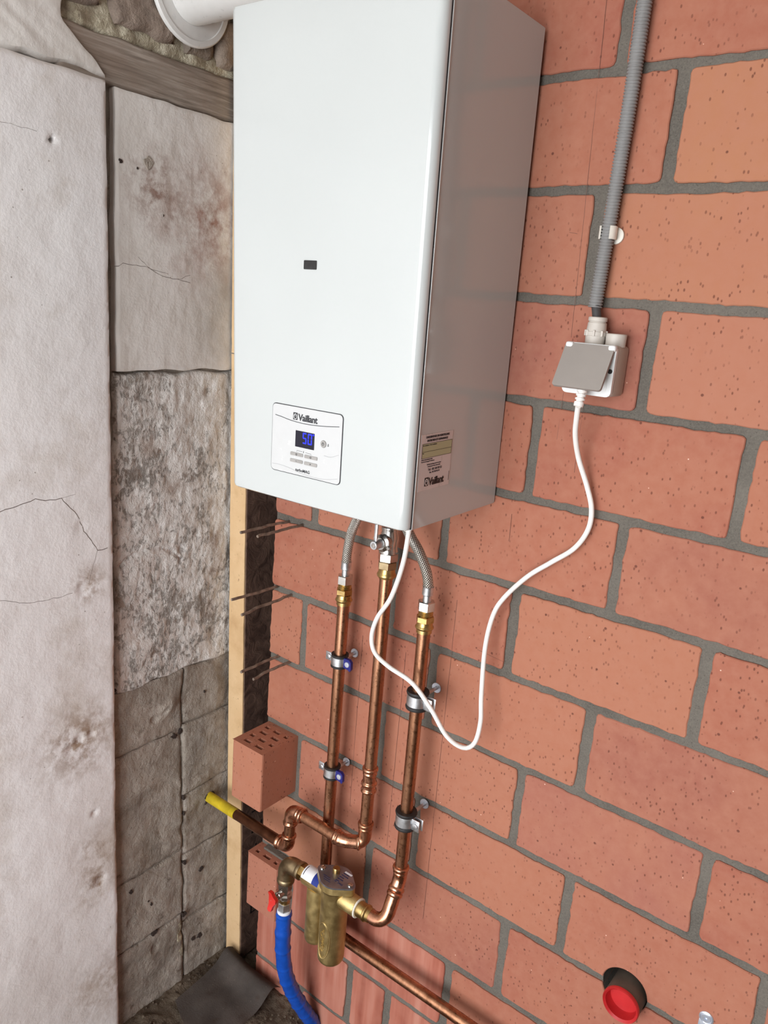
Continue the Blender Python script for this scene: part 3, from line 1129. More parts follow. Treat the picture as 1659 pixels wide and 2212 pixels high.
# timber lintel and the rubble above it
obj('timber_beam', patch(-0.352, 0.40, 0.590, 0.664, -0.003, 0.005,
                         lambda y, z: 0.0012 * fbm((y * 9, z * 90, 4), 3) + 0.0015 * fbm((y * 8, z * 8, 14), 3), -0.03, 0.005, 0.006, 0.004, 5.0), 'timber', wall_left, 50)
b = patch(-0.352, 0.40, 0.662, 1.3, -0.009, 0.006, lambda y, z: 0.007 * fbm((y * 26, z * 26, 4), 4), -0.03)
obj('mortar_bed', b, 'lime', wall_left, 60)
for (y0, y1, z0, z1, sd) in ((-0.325, -0.268, 0.700, 0.79, 1), (-0.248, -0.128, 0.686, 0.79, 2), (-0.112, -0.045, 0.680, 0.75, 3), (-0.03, 0.08, 0.678, 0.76, 4),
                             (-0.30, -0.17, 0.80, 0.90, 5), (-0.155, 0.0, 0.80, 0.90, 6), (0.02, 0.2, 0.78, 0.9, 7), (-0.33, -0.1, 0.915, 1.05, 8), (-0.08, 0.2, 0.915, 1.05, 9)):
    obj('stone_block', patch(y0, y1, z0, z1, 0.004, 0.006, lambda y, z, s=sd: 0.007 * fbm((y * 20, z * 20, s * 5.1), 4), -0.02, 0.012, 0.016, 0.014, sd * 3.0),
        'fieldstone', wall_left, 60)


# hairline cracks in the white plaster (dark ribs sunk flush in the face)
def crack(pts, w, off, nm='crack', mat='crack', jag=0.003):
    P = []
    for a, c in zip(pts[:-1], pts[1:]):
        k = max(2, int(math.hypot(c[0] - a[0], c[1] - a[1]) / 0.008))
        for j in range(k):
            t = j / k
            y, z = a[0] + (c[0] - a[0]) * t, a[1] + (c[1] - a[1]) * t
            P.append((y + jag * noise.noise(Vector((y * 120, z * 120, 1))), z + jag * noise.noise(Vector((y * 120, z * 120, 9)))))
    P.append(pts[-1])
    path = [(sx(z) + off(y, z) - w * 0.25, y, z) for y, z in P]
    n = len(path)
    return bm_tube(path, lambda s: w * 0.5, 6)


wf = lambda y, z: WP + h_white(y, z)
for pts, w in (([(-0.60, -0.14), (-0.491, -0.092), (-0.432, -0.081), (-0.415, -0.085), (-0.387, -0.086), (-0.358, -0.118), (-0.345, -0.150), (-0.320, -0.191), (-0.300, -0.190)], 0.0014),
               ([(-0.320, -0.191), (-0.335, -0.233), (-0.34, -0.25)], 0.0007),
               ([(-0.60, -0.235), (-0.499, -0.241), (-0.453, -0.258), (-0.40, -0.262), (-0.363, -0.259)], 0.0008),
               ([(-0.387, -0.086), (-0.36, -0.082)], 0.0006),
               ([(-0.60, 0.50), (-0.456, 0.491), (-0.40, 0.489)], 0.0006)):
    obj('crack_line', crack(pts, w, wf), 'crack', wall_left)
pf = lambda y, z: 0.002 + h_pl(y, z)
for pts, w in (([(-0.262, 0.304), (-0.245, 0.309), (-0.2, 0.309), (-0.165, 0.296), (-0.13, 0.292), (-0.10, 0.288)], 0.001),
               ([(-0.215, 0.325), (-0.19, 0.305), (-0.15, 0.30)], 0.0008), ([(-0.13, 0.292), (-0.10, 0.302)], 0.0007)):
    obj('crack_line', crack(pts, w, pf), 'crack', wall_left)
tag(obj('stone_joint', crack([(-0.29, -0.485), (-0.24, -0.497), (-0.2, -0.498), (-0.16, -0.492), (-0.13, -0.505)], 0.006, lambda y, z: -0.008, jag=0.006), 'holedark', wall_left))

# ------------------------------------------------------------------ insulation boards in the corner
def board(z0, z1, y0, t, nm_label, ch):
    r = thing('insulation_board', nm_label, 'insulation', (sx(z0) + 0.026, 0.2, z0))
    def slab(o0, o1, ya, yb, mt, nm, jag=0.0):
        b = bmesh.new()
        n = 60
        rows = []
        for k in range(n + 1):
            z = z0 + (z1 - z0) * k / n
            j = -abs(jag * noise.noise(Vector((z * 40, 3, 1))))
            j2 = jag * 0.4 * noise.noise(Vector((z * 60, 9, 1)))
            rows.append([b.verts.new(p) for p in ((sx(z) + o0, ya + j2, z), (sx(z) + o1 + j, ya + j2, z), (sx(z) + o1, yb, z), (sx(z) + o0, yb, z))])
        for p, q in zip(rows[:-1], rows[1:]):
            for i in range(4):
                j = (i + 1) % 4
                b.faces.new((p[i], p[j], q[j], q[i]))
        b.faces.new(rows[0])
        b.faces.new(rows[-1][::-1])
        return obj(nm, b, mt, r, 30)
    slab(0.006, 0.0525, y0, 0.44, 'foam', 'foam_core', 0.003)
    slab(0.0532, 0.0560, y0 + 0.002, 0.44, 'facing', 'facing', 0.0)
    return r


low = board(-1.268, 0.158, 0.0, 0, 'tan foam insulation board with dark facing, standing in corner below boiler', 1)
up = board(0.160, 1.2, 0.0, 0, 'upper tan foam board in the corner, mostly hidden behind boiler', 2)
# printed strokes on the facing
b = bmesh.new()
for k in range(9):
    z = -0.72 - k * 0.055
    for q in range(2):
        y = 0.03 + 0.028 * q
        bm_box((sx(z) + 0.0558, y, z), (sx(z) + 0.0564, y + 0.016, z + 0.003), bm=b)
        bm_box((sx(z) + 0.0558, y + (k % 2) * 0.012, z), (sx(z) + 0.0564, y + (k % 2) * 0.012 + 0.003, z + 0.022), bm=b)
tag(obj('printed_marks', b, 'black_ink', low), kind='stuff')

# ------------------------------------------------------------------ tie wires
WIRES = [(-0.4555, -0.1533, 0.125, 0.001, 'upper left rusty tie wire poking from mortar under boiler'),
         (-0.4176, -0.1522, 0.118, 0.002, 'upper right rusty tie wire poking from mortar under boiler'),
         (-0.4752, -0.2968, 0.125, -0.003, 'middle left rusty tie wire reaching over the tan foam edge'),
         (-0.4376, -0.3050, 0.133, 0.007, 'middle right rusty tie wire bent downwards over dark facing'),
         (-0.4644, -0.4489, 0.104, 0.001, 'lowest left rusty tie wire poking from brick joint'),
         (-0.4321, -0.4501, 0.101, 0.004, 'lowest right rusty tie wire poking from brick joint')]
for i, (x, z, L, drop, lab) in enumerate(WIRES):
    P = [(x, 0.03, z)]
    for k in range(1, 15):
        s = k / 14
        P.append((x + 0.0022 * noise.noise(Vector((s * 6, i * 3.1, 0))), -L * s, z - drop * s * s + 0.0022 * noise.noise(Vector((s * 6, i * 3.1, 7)))))
    tag(obj('tie_wire', bm_tube(spline(P, 0.006), 0.0029, 8), 'rust', None, 60), lab, 'wire', 'tie wires standing out of the brick joints')

# ------------------------------------------------------------------ boiler
BW, BH, BD = 0.3559, 0.6803, 0.2520
boiler = thing('water_heater', 'white wall-hung gas water heater with blue digital display', 'water heater', (0, -0.0013, -0.0185), None, (0.01629, -0.00029, 0.02093))
LOCAL = True


def left_x(z):
    return -0.3397 - 0.0294 * z


# casing with side panels: open box closed all round, set back behind the cover
FC = 0.0135      # depth of the front cover
b = bmesh.new()
ins = 0.0015
for sgn in (0,):
    P = [(left_x(0) + ins, 0, 0.0), (left_x(0) + ins, -BD + FC + 0.002, 0), (-0.0, -BD + FC + 0.002, 0), (-0.0, 0, 0)]
    Q = [(left_x(BH) + ins, 0, BH), (left_x(BH) + ins, -BD + FC + 0.002, BH), (-0.0, -BD + FC + 0.002, BH), (-0.0, 0, BH)]
    A = [b.verts.new(p) for p in P]
    B = [b.verts.new(p) for p in Q]
    b.faces.new(A)
    b.faces.new(B)
    for i in range(4):
        j = (i + 1) % 4
        b.faces.new((A[i], A[j], B[j], B[i]))
bmesh.ops.bevel(b, geom=b.edges[:], offset=0.0012, segments=2, affect='EDGES')
obj('casing', b, 'enamel', boiler, 35)


# front cover: rounded vertical edges, slightly bowed front
def cover_profile(xl, xr):
    R = 0.012
    pts = [(xl, -BD + FC)]
    for k in range(9):
        a = PI / 2 * k / 8
        pts.append((xl + R - R * math.cos(a), -BD + R - R * math.sin(a)))
    n = 12
    for k in range(1, n):
        t = k / n
        pts.append((xl + R + (xr - xl - 2 * R) * t, -BD - 0.0025 * math.sin(PI * t)))
    for k in range(9):
        a = PI / 2 * k / 8
        pts.append((xr - R + R * math.sin(a), -BD + R - R * math.cos(a)))
    pts.append((xr, -BD + FC))
    return pts


b = bmesh.new()
zs = [0.0, 0.002, 0.006] + [BH * k / 10 for k in range(1, 10)] + [BH - 0.006, BH - 0.002, BH]
rows = []
for z in zs:
    sh = 0.0
    if z < 0.006:
        sh = 0.004 * (1 - math.sqrt(max(0, 1 - (1 - z / 0.006) ** 2)))
    if z > BH - 0.006:
        sh = 0.004 * (1 - math.sqrt(max(0, 1 - (1 - (BH - z) / 0.006) ** 2)))
    rows.append([b.verts.new((p[0], p[1] + sh, z)) for p in cover_profile(left_x(z) + sh, 0.0 - sh)])
for p, q in zip(rows[:-1], rows[1:]):
    for i in range(len(p) - 1):
        b.faces.new((p[i], p[i + 1], q[i + 1], q[i]))
b.faces.new(rows[0])
b.faces.new(rows[-1][::-1])
obj('front_cover', b, 'enamel', boiler, 40)
# gap shade drawn as a dark strip, and bright folded lip between the cover and the side panel
obj('seam', bm_box((-0.004, -BD + FC - 0.0005, 0.002), (0.0004, -BD + FC + 0.0022, BH - 0.002)), 'gap', boiler)
obj('panel_lip', bm_box((-0.004, -BD + FC + 0.0022, 0.001), (0.0012, -BD + FC + 0.0052, BH - 0.001), 0.0008), 'enamel', boiler, 40)


def fy(x):
    t = (x + BW - 0.012) / (BW - 0.024)
    return -BD - 0.0025 * math.sin(PI * max(0, min(1, t)))


# control panel (its parts are laid out on a flat sheet, then set on the cover)
FY = -BD - 0.0026


def sheet(bm):
    for v in bm.verts:
        v.co.x = -0.2496 + (v.co.x + 0.2634) * 0.983
        v.co.z = 0.1438 + (v.co.z - 0.1411) * 0.983
    return bm


pan = obj('control_panel', sheet(prism(rrect(-0.2636, -0.1270, 0.0405, 0.1418, 0.006), 'y', FY - 0.0008, FY + 0.004)), 'panel', boiler, 30)
obj('panel_gap', sheet(prism(rrect(-0.2647, -0.1259, 0.0394, 0.1429, 0.0068), 'y', FY - 0.0002, FY + 0.004)), 'ink', boiler)
PY = FY - 0.0008


def on_panel(name, bm, mat, **kw):
    return obj(name, sheet(bm), mat, pan, **kw)


on_panel('screen', prism(rrect(-0.2154, -0.1779, 0.0831, 0.1075, 0.0006), 'y', PY - 0.0003, PY + 0.001), 'lcd')
scr = bpy.data.objects['screen']


def seg7(b, x, z, w, h, t, segs):
    sl = 0.0
    g = t * 0.35
    boxes = {'a': (x + g, x + w - g, z + h - t, z + h), 'd': (x + g, x + w - g, z, z + t), 'g': (x + g, x + w - g, z + h / 2 - t / 2, z + h / 2 + t / 2),
             'f': (x, x + t, z + h / 2 + g, z + h - g), 'b': (x + w - t, x + w, z + h / 2 + g, z + h - g),
             'e': (x, x + t, z + g, z + h / 2 - g), 'c': (x + w - t, x + w, z + g, z + h / 2 - g)}
    for s in segs:
        x0, x1, z0, z1 = boxes[s]
        prism([(x0, z0), (x1, z0), (x1, z1), (x0, z1)], 'y', PY - 0.0006, PY - 0.0002, b)


b = bmesh.new()
seg7(b, -0.2006, 0.0897, 0.0074, 0.0162, 0.0017, 'afgcd')
seg7(b, -0.1905, 0.0897, 0.0080, 0.0162, 0.0017, 'abcdef')
on_panel('digits', b, 'digits')
on_panel('degree_mark', bm_lathe(ringprof(0.0008, 0.0013, 0, 0.0003), (-0.1797, PY - 0.0006, 0.1052), (0, 1, 0), 12), 'digits')
arc = [(-0.2579, 0.1250), (-0.245, 0.1236), (-0.232, 0.1215), (-0.218, 0.1201), (-0.20, 0.1193), (-0.1807, 0.1197), (-0.165, 0.1208), (-0.148, 0.1226), (-0.1323, 0.1246)]
on_panel('printed_line', ribbon2d([(p.x, p.z) for p in spline([(a[0], 0, a[1]) for a in arc], 0.004)], 0.0009, 'y', PY - 0.0003, PY), 'ink')
for lo, amp in (([(-0.2618, 0.0495), (-0.245, 0.0500), (-0.225, 0.0482), (-0.2, 0.0440), (-0.17, 0.0425), (-0.15, 0.0445), (-0.131, 0.0488)], 0.0004),
                ([(-0.158, 0.0785), (-0.145, 0.0785), (-0.131, 0.0840)], 0.0005)):
    on_panel('printed_line', ribbon2d([(p.x, p.z) for p in spline([(a[0], 0, a[1]) for a in lo], 0.004)], amp, 'y', PY - 0.0002, PY), 'greyline')


def emblem(put, x, z, s, plane, h, mat_dark, mat_light):
    """dark square badge with a pale egg ring and two ears"""
    ax = plane
    put('badge', prism(rrect(x, x + s * 0.8, z, z + s, s * 0.06), ax, h[0], h[1]), mat_dark)
    cx, cz = x + s * 0.4, z + s * 0.46
    o, i_ = [], []
    b = bmesh.new()
    n = 16
    for k in range(n):
        a0, a1 = 2 * PI * k / n, 2 * PI * (k + 1) / n
        q = []
        for a, r in ((a0, 1), (a1, 1), (a1, 0.72), (a0, 0.72)):
            q.append((cx + s * 0.31 * r * math.cos(a), cz + s * 0.40 * r * math.sin(a)))
        prism(q, ax, h[2], h[0], b)
    for sg in (-1, 1):
        prism([(cx + sg * s * 0.02, cz + s * 0.02), (cx + sg * s * 0.2, cz + s * 0.34), (cx + sg * s * 0.1, cz + s * 0.05)], ax, h[2], h[0], b)
    put('badge_mark', b, mat_light)


emblem(on_panel, -0.2214, 0.1227, 0.0108, 'y', (PY - 0.0002, PY, PY - 0.0004), 'ink', 'panel')
on_panel('lettering', bm_text('Vaillant', 0.0138, Matrix.Translation((-0.2108, PY - 0.0003, 0.1229)) @ FRONT, 0.00035, 0.94, scale_x=0.98), 'ink')
on_panel('lettering', bm_text('turboMAG', 0.0064, Matrix.Translation((-0.2130, PY - 0.0003, 0.0461)) @ FRONT, 0.00008, 1.0, scale_x=1.0), 'ink')
for (x0, x1, z0, z1, sym, rl) in ((-0.2240, -0.1991, 0.0690, 0.0740, '-', 1), (-0.1957, -0.1706, 0.0688, 0.0738, 'o', 0), (-0.2240, -0.1991, 0.0588, 0.0638, 'm', 1), (-0.1957, -0.1708, 0.0586, 0.0636, '+', 0)):
    bt = on_panel('button', prism(rrect(x0, x1, z0, z1, 0.0012), 'y', PY - 0.001, PY), 'button', smooth=30)
    cx, cz = (x0 + x1) / 2, (z0 + z1) / 2
    b = bmesh.new()
    if sym in 'o-':
        bm_lathe(ringprof(0.0009, 0.0016, 0, 0.0002), (cx, PY - 0.0012, cz), (0, 1, 0), 14, b)
    else:
        prism([(cx - 0.0012, cz - 0.0003), (cx + 0.0012, cz - 0.0003), (cx + 0.0012, cz + 0.0003), (cx - 0.0012, cz + 0.0003)], 'y', PY - 0.0012, PY - 0.0009, b)
        if sym == '+':
            prism([(cx - 0.0003, cz - 0.0012), (cx + 0.0003, cz - 0.0012), (cx + 0.0003, cz + 0.0012), (cx - 0.0003, cz + 0.0012)], 'y', PY - 0.0012, PY - 0.0009, b)
    on_panel('button_symbol', b, 'ink')
on_panel('bracket_line', ribbon2d([(-0.2117, 0.0752), (-0.2117, 0.0775), (-0.2010, 0.0771)], 0.0004, 'y', PY - 0.0002, PY), 'ink')
on_panel('bracket_line', ribbon2d([(-0.1945, 0.0768), (-0.1836, 0.0764), (-0.1836, 0.0745)], 0.0004, 'y', PY - 0.0002, PY), 'ink')
on_panel('lettering', bm_text('i', 0.0045, Matrix.Translation((-0.1985, PY - 0.0003, 0.0757)) @ FRONT, 0.0001), 'ink')
on_panel('power_button', bm_lathe([(0, 0), (0.0050, 0), (0.0055, 0.0006), (0.0055, 0.0016), (0, 0.0016)], (-0.1602, PY - 0.0012, 0.0953), (0, 1, 0), 24), 'button', smooth=40)
b = bm_lathe(ringprof(0.0016, 0.0022, 0, 0.0002), (-0.1606, PY - 0.0014, 0.0953), (0, 1, 0), 18)
prism([(-0.1609, 0.0953), (-0.1603, 0.0953), (-0.1603, 0.0980), (-0.1609, 0.0980)], 'y', PY - 0.0015, PY - 0.0011, b)
on_panel('power_symbol', b, 'ink')
on_panel('drop_symbol', bm_lathe(ringprof(0.0007, 0.0012, 0, 0.0002), (-0.1512, PY - 0.0003, 0.0940), (0, 1, 0), 12), 'ink')
on_panel('drop_symbol', prism([(-0.1521, 0.0953), (-0.1503, 0.0953), (-0.1512, 0.0972)], 'y', PY - 0.0003, PY), 'ink')
# sight window
obj('sight_window', prism(rrect(-0.1999, -0.1762, 0.3361, 0.3481, 0.0012), 'y', FY - 0.0004, FY + 0.002), 'window', boiler)
# service sticker on the right side
stk = obj('service_sticker', bm_box((0.0002, -0.2295, 0.0535), (0.0006, -0.1495, 0.1320)), 'sticker', boiler)


def on_side(name, bm, mat):
    return obj(name, bm, mat, stk)


# the sticker hangs a little behind the seam: text in (y, z) on the plane x = 0.0006
SX0 = 0.0006
st_x = lambda y, z: Matrix.Translation((SX0 + 0.0002, y, z)) @ SIDE
SO = 0.024
on_side('lettering', bm_text('ONDERHOUD EN HERSTELLING', 0.0042, st_x(-0.2185, 0.1266), 0.00008, 1.0, scale_x=0.98), 'ink')
on_side('lettering', bm_text('ENTRETIEN ET DEPANNAGE', 0.0042, st_x(-0.2150, 0.1216), 0.00008, 1.0, scale_x=0.98), 'ink')
on_side('green_field', bm_box((SX0, -0.2258, 0.0993), (SX0 + 0.0002, -0.1510, 0.1192)), 'green')
b = bmesh.new()
for z in (0.0993, 0.1082, 0.1192):
    bm_box((SX0, -0.2258, z - 0.0002), (SX0 + 0.0004, -0.1510, z + 0.0002), bm=b)
for y in (-0.2258, -0.1510):
    bm_box((SX0, y - 0.0002, 0.0993), (SX0 + 0.0004, y + 0.0002, 0.1192), bm=b)
on_side('field_lines', b, 'ink')
on_side('lettering', bm_text('Uw installateur / Votre installateur', 0.0026, st_x(-0.2248, 0.1162), scale_x=0.95), 'ink')
on_side('lettering', bm_text('Tel.', 0.0026, st_x(-0.2248, 0.1054), scale_x=0.95), 'ink')
on_side('lettering', bm_text('U kunt ook de fabrikant bellen', 0.0022, st_x(-0.2258, 0.0964), scale_x=1.0), 'ink')
on_side('lettering', bm_text('U pouvez aussi appeler le fabricant', 0.0022, st_x(-0.2258, 0.0937), scale_x=1.05), 'ink')
on_side('lettering', bm_text('De dienst naverkoop staat ter uw dienst', 0.0024, st_x(-0.2110, 0.0889), scale_x=0.90), 'ink')
on_side('lettering', bm_text('Le service apres-vente a votre service', 0.0024, st_x(-0.2090, 0.0860), scale_x=0.86), 'ink')
on_side('lettering', bm_text('Tel. : 02 334 93 52', 0.0046, st_x(-0.2076, 0.0806), scale_x=1.0), 'ink')
on_side('lettering', bm_text('Fax : 02 334 93 19', 0.0034, st_x(-0.2035, 0.0768), scale_x=1.0), 'ink')
emblem(on_side, -0.2138, 0.0592, 0.0122, 'x', (SX0 + 0.0002, SX0, SX0 + 0.0004), 'black_ink', 'sticker')
on_side('lettering', bm_text('Vaillant', 0.0150, st_x(-0.2030, 0.0596), 0.00035, 0.94, scale_x=0.93), 'black_ink')
on_side('edge_code', bm_box((SX0, -0.1522, 0.0600), (SX0 + 0.0003, -0.1516, 0.0735)), 'ink')
# bottom plate
obj('bottom_plate', bm_box((-BW + 0.02, -BD + 0.02, -0.002), (-0.012, -0.012, 0.004)), 'gap', boiler)
LOCAL = False

# ------------------------------------------------------------------ flue
flue = thing('flue_pipe', 'white horizontal flue pipe with wall rosette above the water heater', 'flue pipe', (-0.42, -0.10, 0.775))
obj('pipe', bm_tube(fillet([(-0.70, -0.1008, 0.772), (-0.178, -0.1008, 0.772), (-0.178, -0.1008, 0.668)], 0.06, 10), 0.049, 36), 'flue', flue, 50)
ax = Vector((1, 0, 0.0295)).normalized()
ro = obj('rosette', bm_lathe([(0.0495, 0.004), (0.072, 0.004), (0.073, 0.0065), (0.0815, 0.0065), (0.0837, 0.004), (0.0837, 0.0), (0.0495, 0.0)],
                             (sx(0.7723) + 0.006, -0.1009, 0.7723), ax, 64), 'flue', flue, 35)
for a in (200, 20, 110, 290):
    c = Vector((sx(0.7723) + 0.0104, -0.1009 + 0.0655 * math.cos(math.radians(a)), 0.7723 + 0.0655 * math.sin(math.radians(a))))
    obj('rosette_hole', bm_lathe(cyl(0.0022, 0, 0.0005), c, ax, 12), 'black', ro)

# ------------------------------------------------------------------ copper pipework
P1 = (-0.2620, -0.045)
P2 = (-0.1682, -0.048)
P3 = (-0.0723, -0.060)
R22 = 0.0113
HEX = [(0, 0)]


def hexnut(r, h0, h1, o, axis=(0, 0, 1), ph=0.2):
    c = 0.0012
    return bm_lathe([(0, h0), (r * 0.88, h0), (r, h0 + c), (r, h1 - c), (r * 0.88, h1), (0, h1)], o, axis, 6, None, ph)


def union(root, x, y, zt, zcu, hexm='chrome'):
    """nickel nut on a brass press fitting; zt top of nut, zcu start of bare copper"""
    h = zt - zcu
    obj('coupling_nut', hexnut(0.0150, 0, 0.017, (x, y, zt - 0.017)), hexm, root, 20)
    obj('thread', bm_lathe([(0.0118, 0)] + [(0.0118 + (0.0009 if k % 2 else 0), 0.0012 * k) for k in range(1, 8)] + [(0.0118, 0.0096)], (x, y, zt - 0.0262), (0, 0, 1), 20), 'brass', root, 40)
    zb = zcu
    obj('brass_hex', hexnut(0.0158, 0, 0.011, (x, y, zt - 0.0372)), 'brass', root, 20)
    L = zt - 0.0372 - zb
    obj('brass_fitting', bm_lathe([(0.0116, 0), (0.0133, 0), (0.0133, 0.006), (0.0152, 0.0075), (0.0160, 0.0095), (0.0152, 0.0115), (0.0140, 0.013), (0.0134, 0.02), (0.0140, L), (0.0116, L)],
                                  (x, y, zb), (0, 0, 1), 28), 'brass', root, 40)


# hot/cold drop 1 with run along the floor
wp1 = thing('water_pipe', 'left copper water pipe in blue-tabbed clamps, turning to run along lower wall', 'pipe', (P1[0], P1[1], -0.96))
z1cu, z1top = -0.2600, -0.2030
hz = -0.9665
hy = -0.040
obj('pipe', bm_tube([(P1[0], P1[1], z1cu + 0.005), (P1[0], P1[1], hz + 0.03)], R22, 24), 'copper', wp1, 60)
obj('elbow', bm_tube(fillet([(P1[0], P1[1], hz + 0.05), (P1[0], hy, hz), (P1[0] + 0.05, hy, hz)], 0.022, 10), 0.0128, 24, ((0.004, 0.004, 0.0022), (-0.004, 0.004, 0.0022))), 'copper_new', wp1, 60)
obj('pipe', bm_tube([(P1[0] + 0.03, hy, hz), (0.95, hy, hz - 0.004)], R22, 24), 'copper', wp1, 60)
union(wp1, P1[0], P1[1], z1top, z1cu)

# drop 3 with offset bend and elbow to the scale filter
FX, FYY, FZ = -0.1890, -0.100, -0.8100        # filter axis and port height
wp3 = thing('water_pipe', 'right copper water pipe in black rubber clamps, bending into the brass filter', 'pipe', (P3[0], P3[1], -0.8))
z3cu, z3top = -0.2490, -0.1930
obj('pipe', bm_tube([(P3[0], P3[1], z3cu + 0.005), (P3[0], P3[1], -0.716)], R22, 24), 'copper', wp3, 60)
A3 = [(P3[0], P3[1], -0.708), (P3[0], P3[1], -0.735), (P3[0] + 0.002, FYY, FZ + 0.0005), (FX + 0.072, FYY, FZ)]
obj('elbow', bm_tube(fillet(A3, (0.035, 0.024), 10), 0.0129, 24, ((0.004, 0.004, 0.0026), (0.013, 0.002, 0.001), (0.046, 0.004, 0.0026), (0.055, 0.004, 0.0022))), 'copper_new', wp3, 60)
union(wp3, P3[0], P3[1], z3top, z3cu, 'chrome')
obj('brass_adapter', bm_lathe([(0.0115, 0), (0.0135, 0), (0.0135, 0.007), (0.016, 0.009), (0.016, 0.012), (0.0142, 0.014), (0.0150, 0.022), (0.0150, 0.028), (0.011, 0.028)],
                              (FX + 0.088, FYY, FZ), (-1, 0, 0), 28), 'brass', wp3, 40)
obj('brass_hex', hexnut(0.0178, 0, 0.009, (FX + 0.060, FYY, FZ), (-1, 0, 0)), 'brass', wp3, 20)

# gas line
gp = thing('gas_pipe', 'copper gas pipe with yellow end, stepping up to the middle drop', 'pipe', (-0.34, -0.072, -0.806))
G0 = Vector((-0.6113, -0.0460, -0.8345))
G1 = Vector((-0.3415, -0.072, -0.8065))
zh = -0.7165
obj('pipe', bm_tube([G0.lerp(G1, 0.35), G0.lerp(G1, 0.92)], R22, 24), 'oldcopper', gp, 60)
obj('painted_end', bm_tube([G0.lerp(G1, -0.15), G0.lerp(G1, 0.362)], R22 + 0.0004, 24), 'yellow', gp, 60, label='yellow painted pipe end')
g_up = (G1.x + 0.003, G1.y, zh)
obj('elbow', bm_tube(fillet([G0.lerp(G1, 0.885), G1, (G1.x + 0.001, G1.y, G1.z + 0.032)], 0.016, 10), 0.0130, 24, ((0.004, 0.004, 0.0024), (0.0125, 0.002, 0.001), (-0.004, 0.004, 0.0024))), 'copper_new', gp, 60)
obj('pipe', bm_tube([(G1.x + 0.001, G1.y, G1.z + 0.025), (G1.x + 0.003, G1.y, zh - 0.025)], R22, 24), 'copper', gp, 60)
obj('elbow', bm_tube(fillet([(G1.x + 0.003, G1.y, zh - 0.034), g_up, (g_up[0] + 0.034, G1.y, zh)], 0.016, 10), 0.0130, 24, ((0.004, 0.004, 0.0024), (-0.004, 0.004, 0.0024), (-0.0125, 0.002, 0.001))), 'copper_new', gp, 60)
gx2 = P2[0] - 0.036
obj('pipe', bm_tube([(g_up[0] + 0.028, G1.y, zh), (gx2 - 0.004, G1.y, zh)], R22, 24), 'copper', gp, 60)
obj('bend', bm_tube(fillet([(gx2 - 0.016, G1.y, zh), (gx2 + 0.004, G1.y, zh), (P2[0] - 0.005, P2[1] - 0.005, zh)], 0.03, 8), 0.0130, 24, ((0.004, 0.004, 0.0024), (0.0125, 0.002, 0.001), (-0.003, 0.003, 0.0022))), 'copper_new', gp, 60)
obj('elbow', bm_tube(fillet([(P2[0] - 0.012, P2[1] - 0.011, zh), (P2[0], P2[1], zh), (P2[0], P2[1], zh + 0.045)], 0.0165, 10), 0.0130, 24, ((-0.004, 0.004, 0.0024), (-0.0125, 0.002, 0.001))), 'copper', gp, 60)
obj('pipe', bm_tube([(P2[0], P2[1], zh + 0.03), (P2[0], P2[1], -0.176)], R22 + 0.0003, 24), 'copper', gp, 60)
obj('coupling', bm_tube([(P2[0], P2[1], -0.6060), (P2[0], P2[1], -0.5535)], 0.0127, 24, ((0.004, 0.004, 0.0026), (-0.004, 0.004, 0.0026), (0.0185, 0.004, 0.0026), (-0.013, 0.0025, 0.001))), 'copper_new', gp, 60)
obj('brass_fitting', bm_lathe([(0.0116, 0), (0.0135, 0), (0.0138, 0.002), (0.0168, 0.004), (0.0172, 0.0065), (0.0160, 0.009), (0.0148, 0.012), (0.0146, 0.018), (0.011, 0.018)],
                              (P2[0], P2[1], -0.182), (0, 0, 1), 28), 'brass', gp, 40)
obj('brass_hex', hexnut(0.0172, 0, 0.014, (P2[0], P2[1], -0.1645)), 'oldbrass', gp, 20)

# gas cock
gv = thing('gas_valve', 'chromed gas cock with small lever under the water heater', 'valve', (P2[0], P2[1], -0.15))
vx, vy = P2
obj('union_nut', hexnut(0.0178, 0, 0.015, (vx, vy, -0.1505), (0, 0, 1), 0.35), 'chrome', gv, 20)
obj('body', bm_lathe([(0, 0), (0.0165, 0), (0.0168, 0.004), (0.0150, 0.008), (0.0155, 0.018), (0.0172, 0.026), (0.0155, 0.034), (0.0138, 0.038), (0.0150, 0.042), (0.0150, 0.046), (0.0118, 0.047), (0.0118, 0.105), (0, 0.105)],
                     (vx, vy, -0.1355), (0, 0, 1), 28), 'chrome', gv, 40)
obj('bonnet', bm_lathe([(0, -0.002), (0.0150, -0.002), (0.0152, 0.008), (0.0130, 0.0095), (0.0105, 0.011), (0.0105, 0.014), (0, 0.014)], (vx, vy - 0.013, -0.1150), (0, -1, 0), 24), 'chrome', gv, 40)
obj('spindle', bm_lathe([(0, 0), (0.0078, 0), (0.0078, 0.016), (0.0070, 0.018), (0, 0.018)], (vx, vy - 0.026, -0.1150), (0, -1, 0), 20), 'steel', gv, 40)
obj('screw', bm_lathe([(0, 0), (0.0045, 0), (0.0040, 0.0015), (0, 0.002)], (vx, vy - 0.044, -0.1150), (0, -1, 0), 6), 'chrome', gv, 20)
obj('lever', bm_box((vx - 0.0032, vy - 0.041, -0.1120), (vx + 0.0032, vy - 0.0365, -0.078), 0.0015), 'steel', gv, 40)
for sg in (-1, 1):
    obj('flange_screw', bm_lathe([(0, 0), (0.0042, 0), (0.0042, 0.004), (0.003, 0.005), (0, 0.005)], (vx + sg * 0.0145, vy - 0.0175, -0.115 - sg * 0.006), (0, -1, 0), 12), 'chrome', gv, 40)

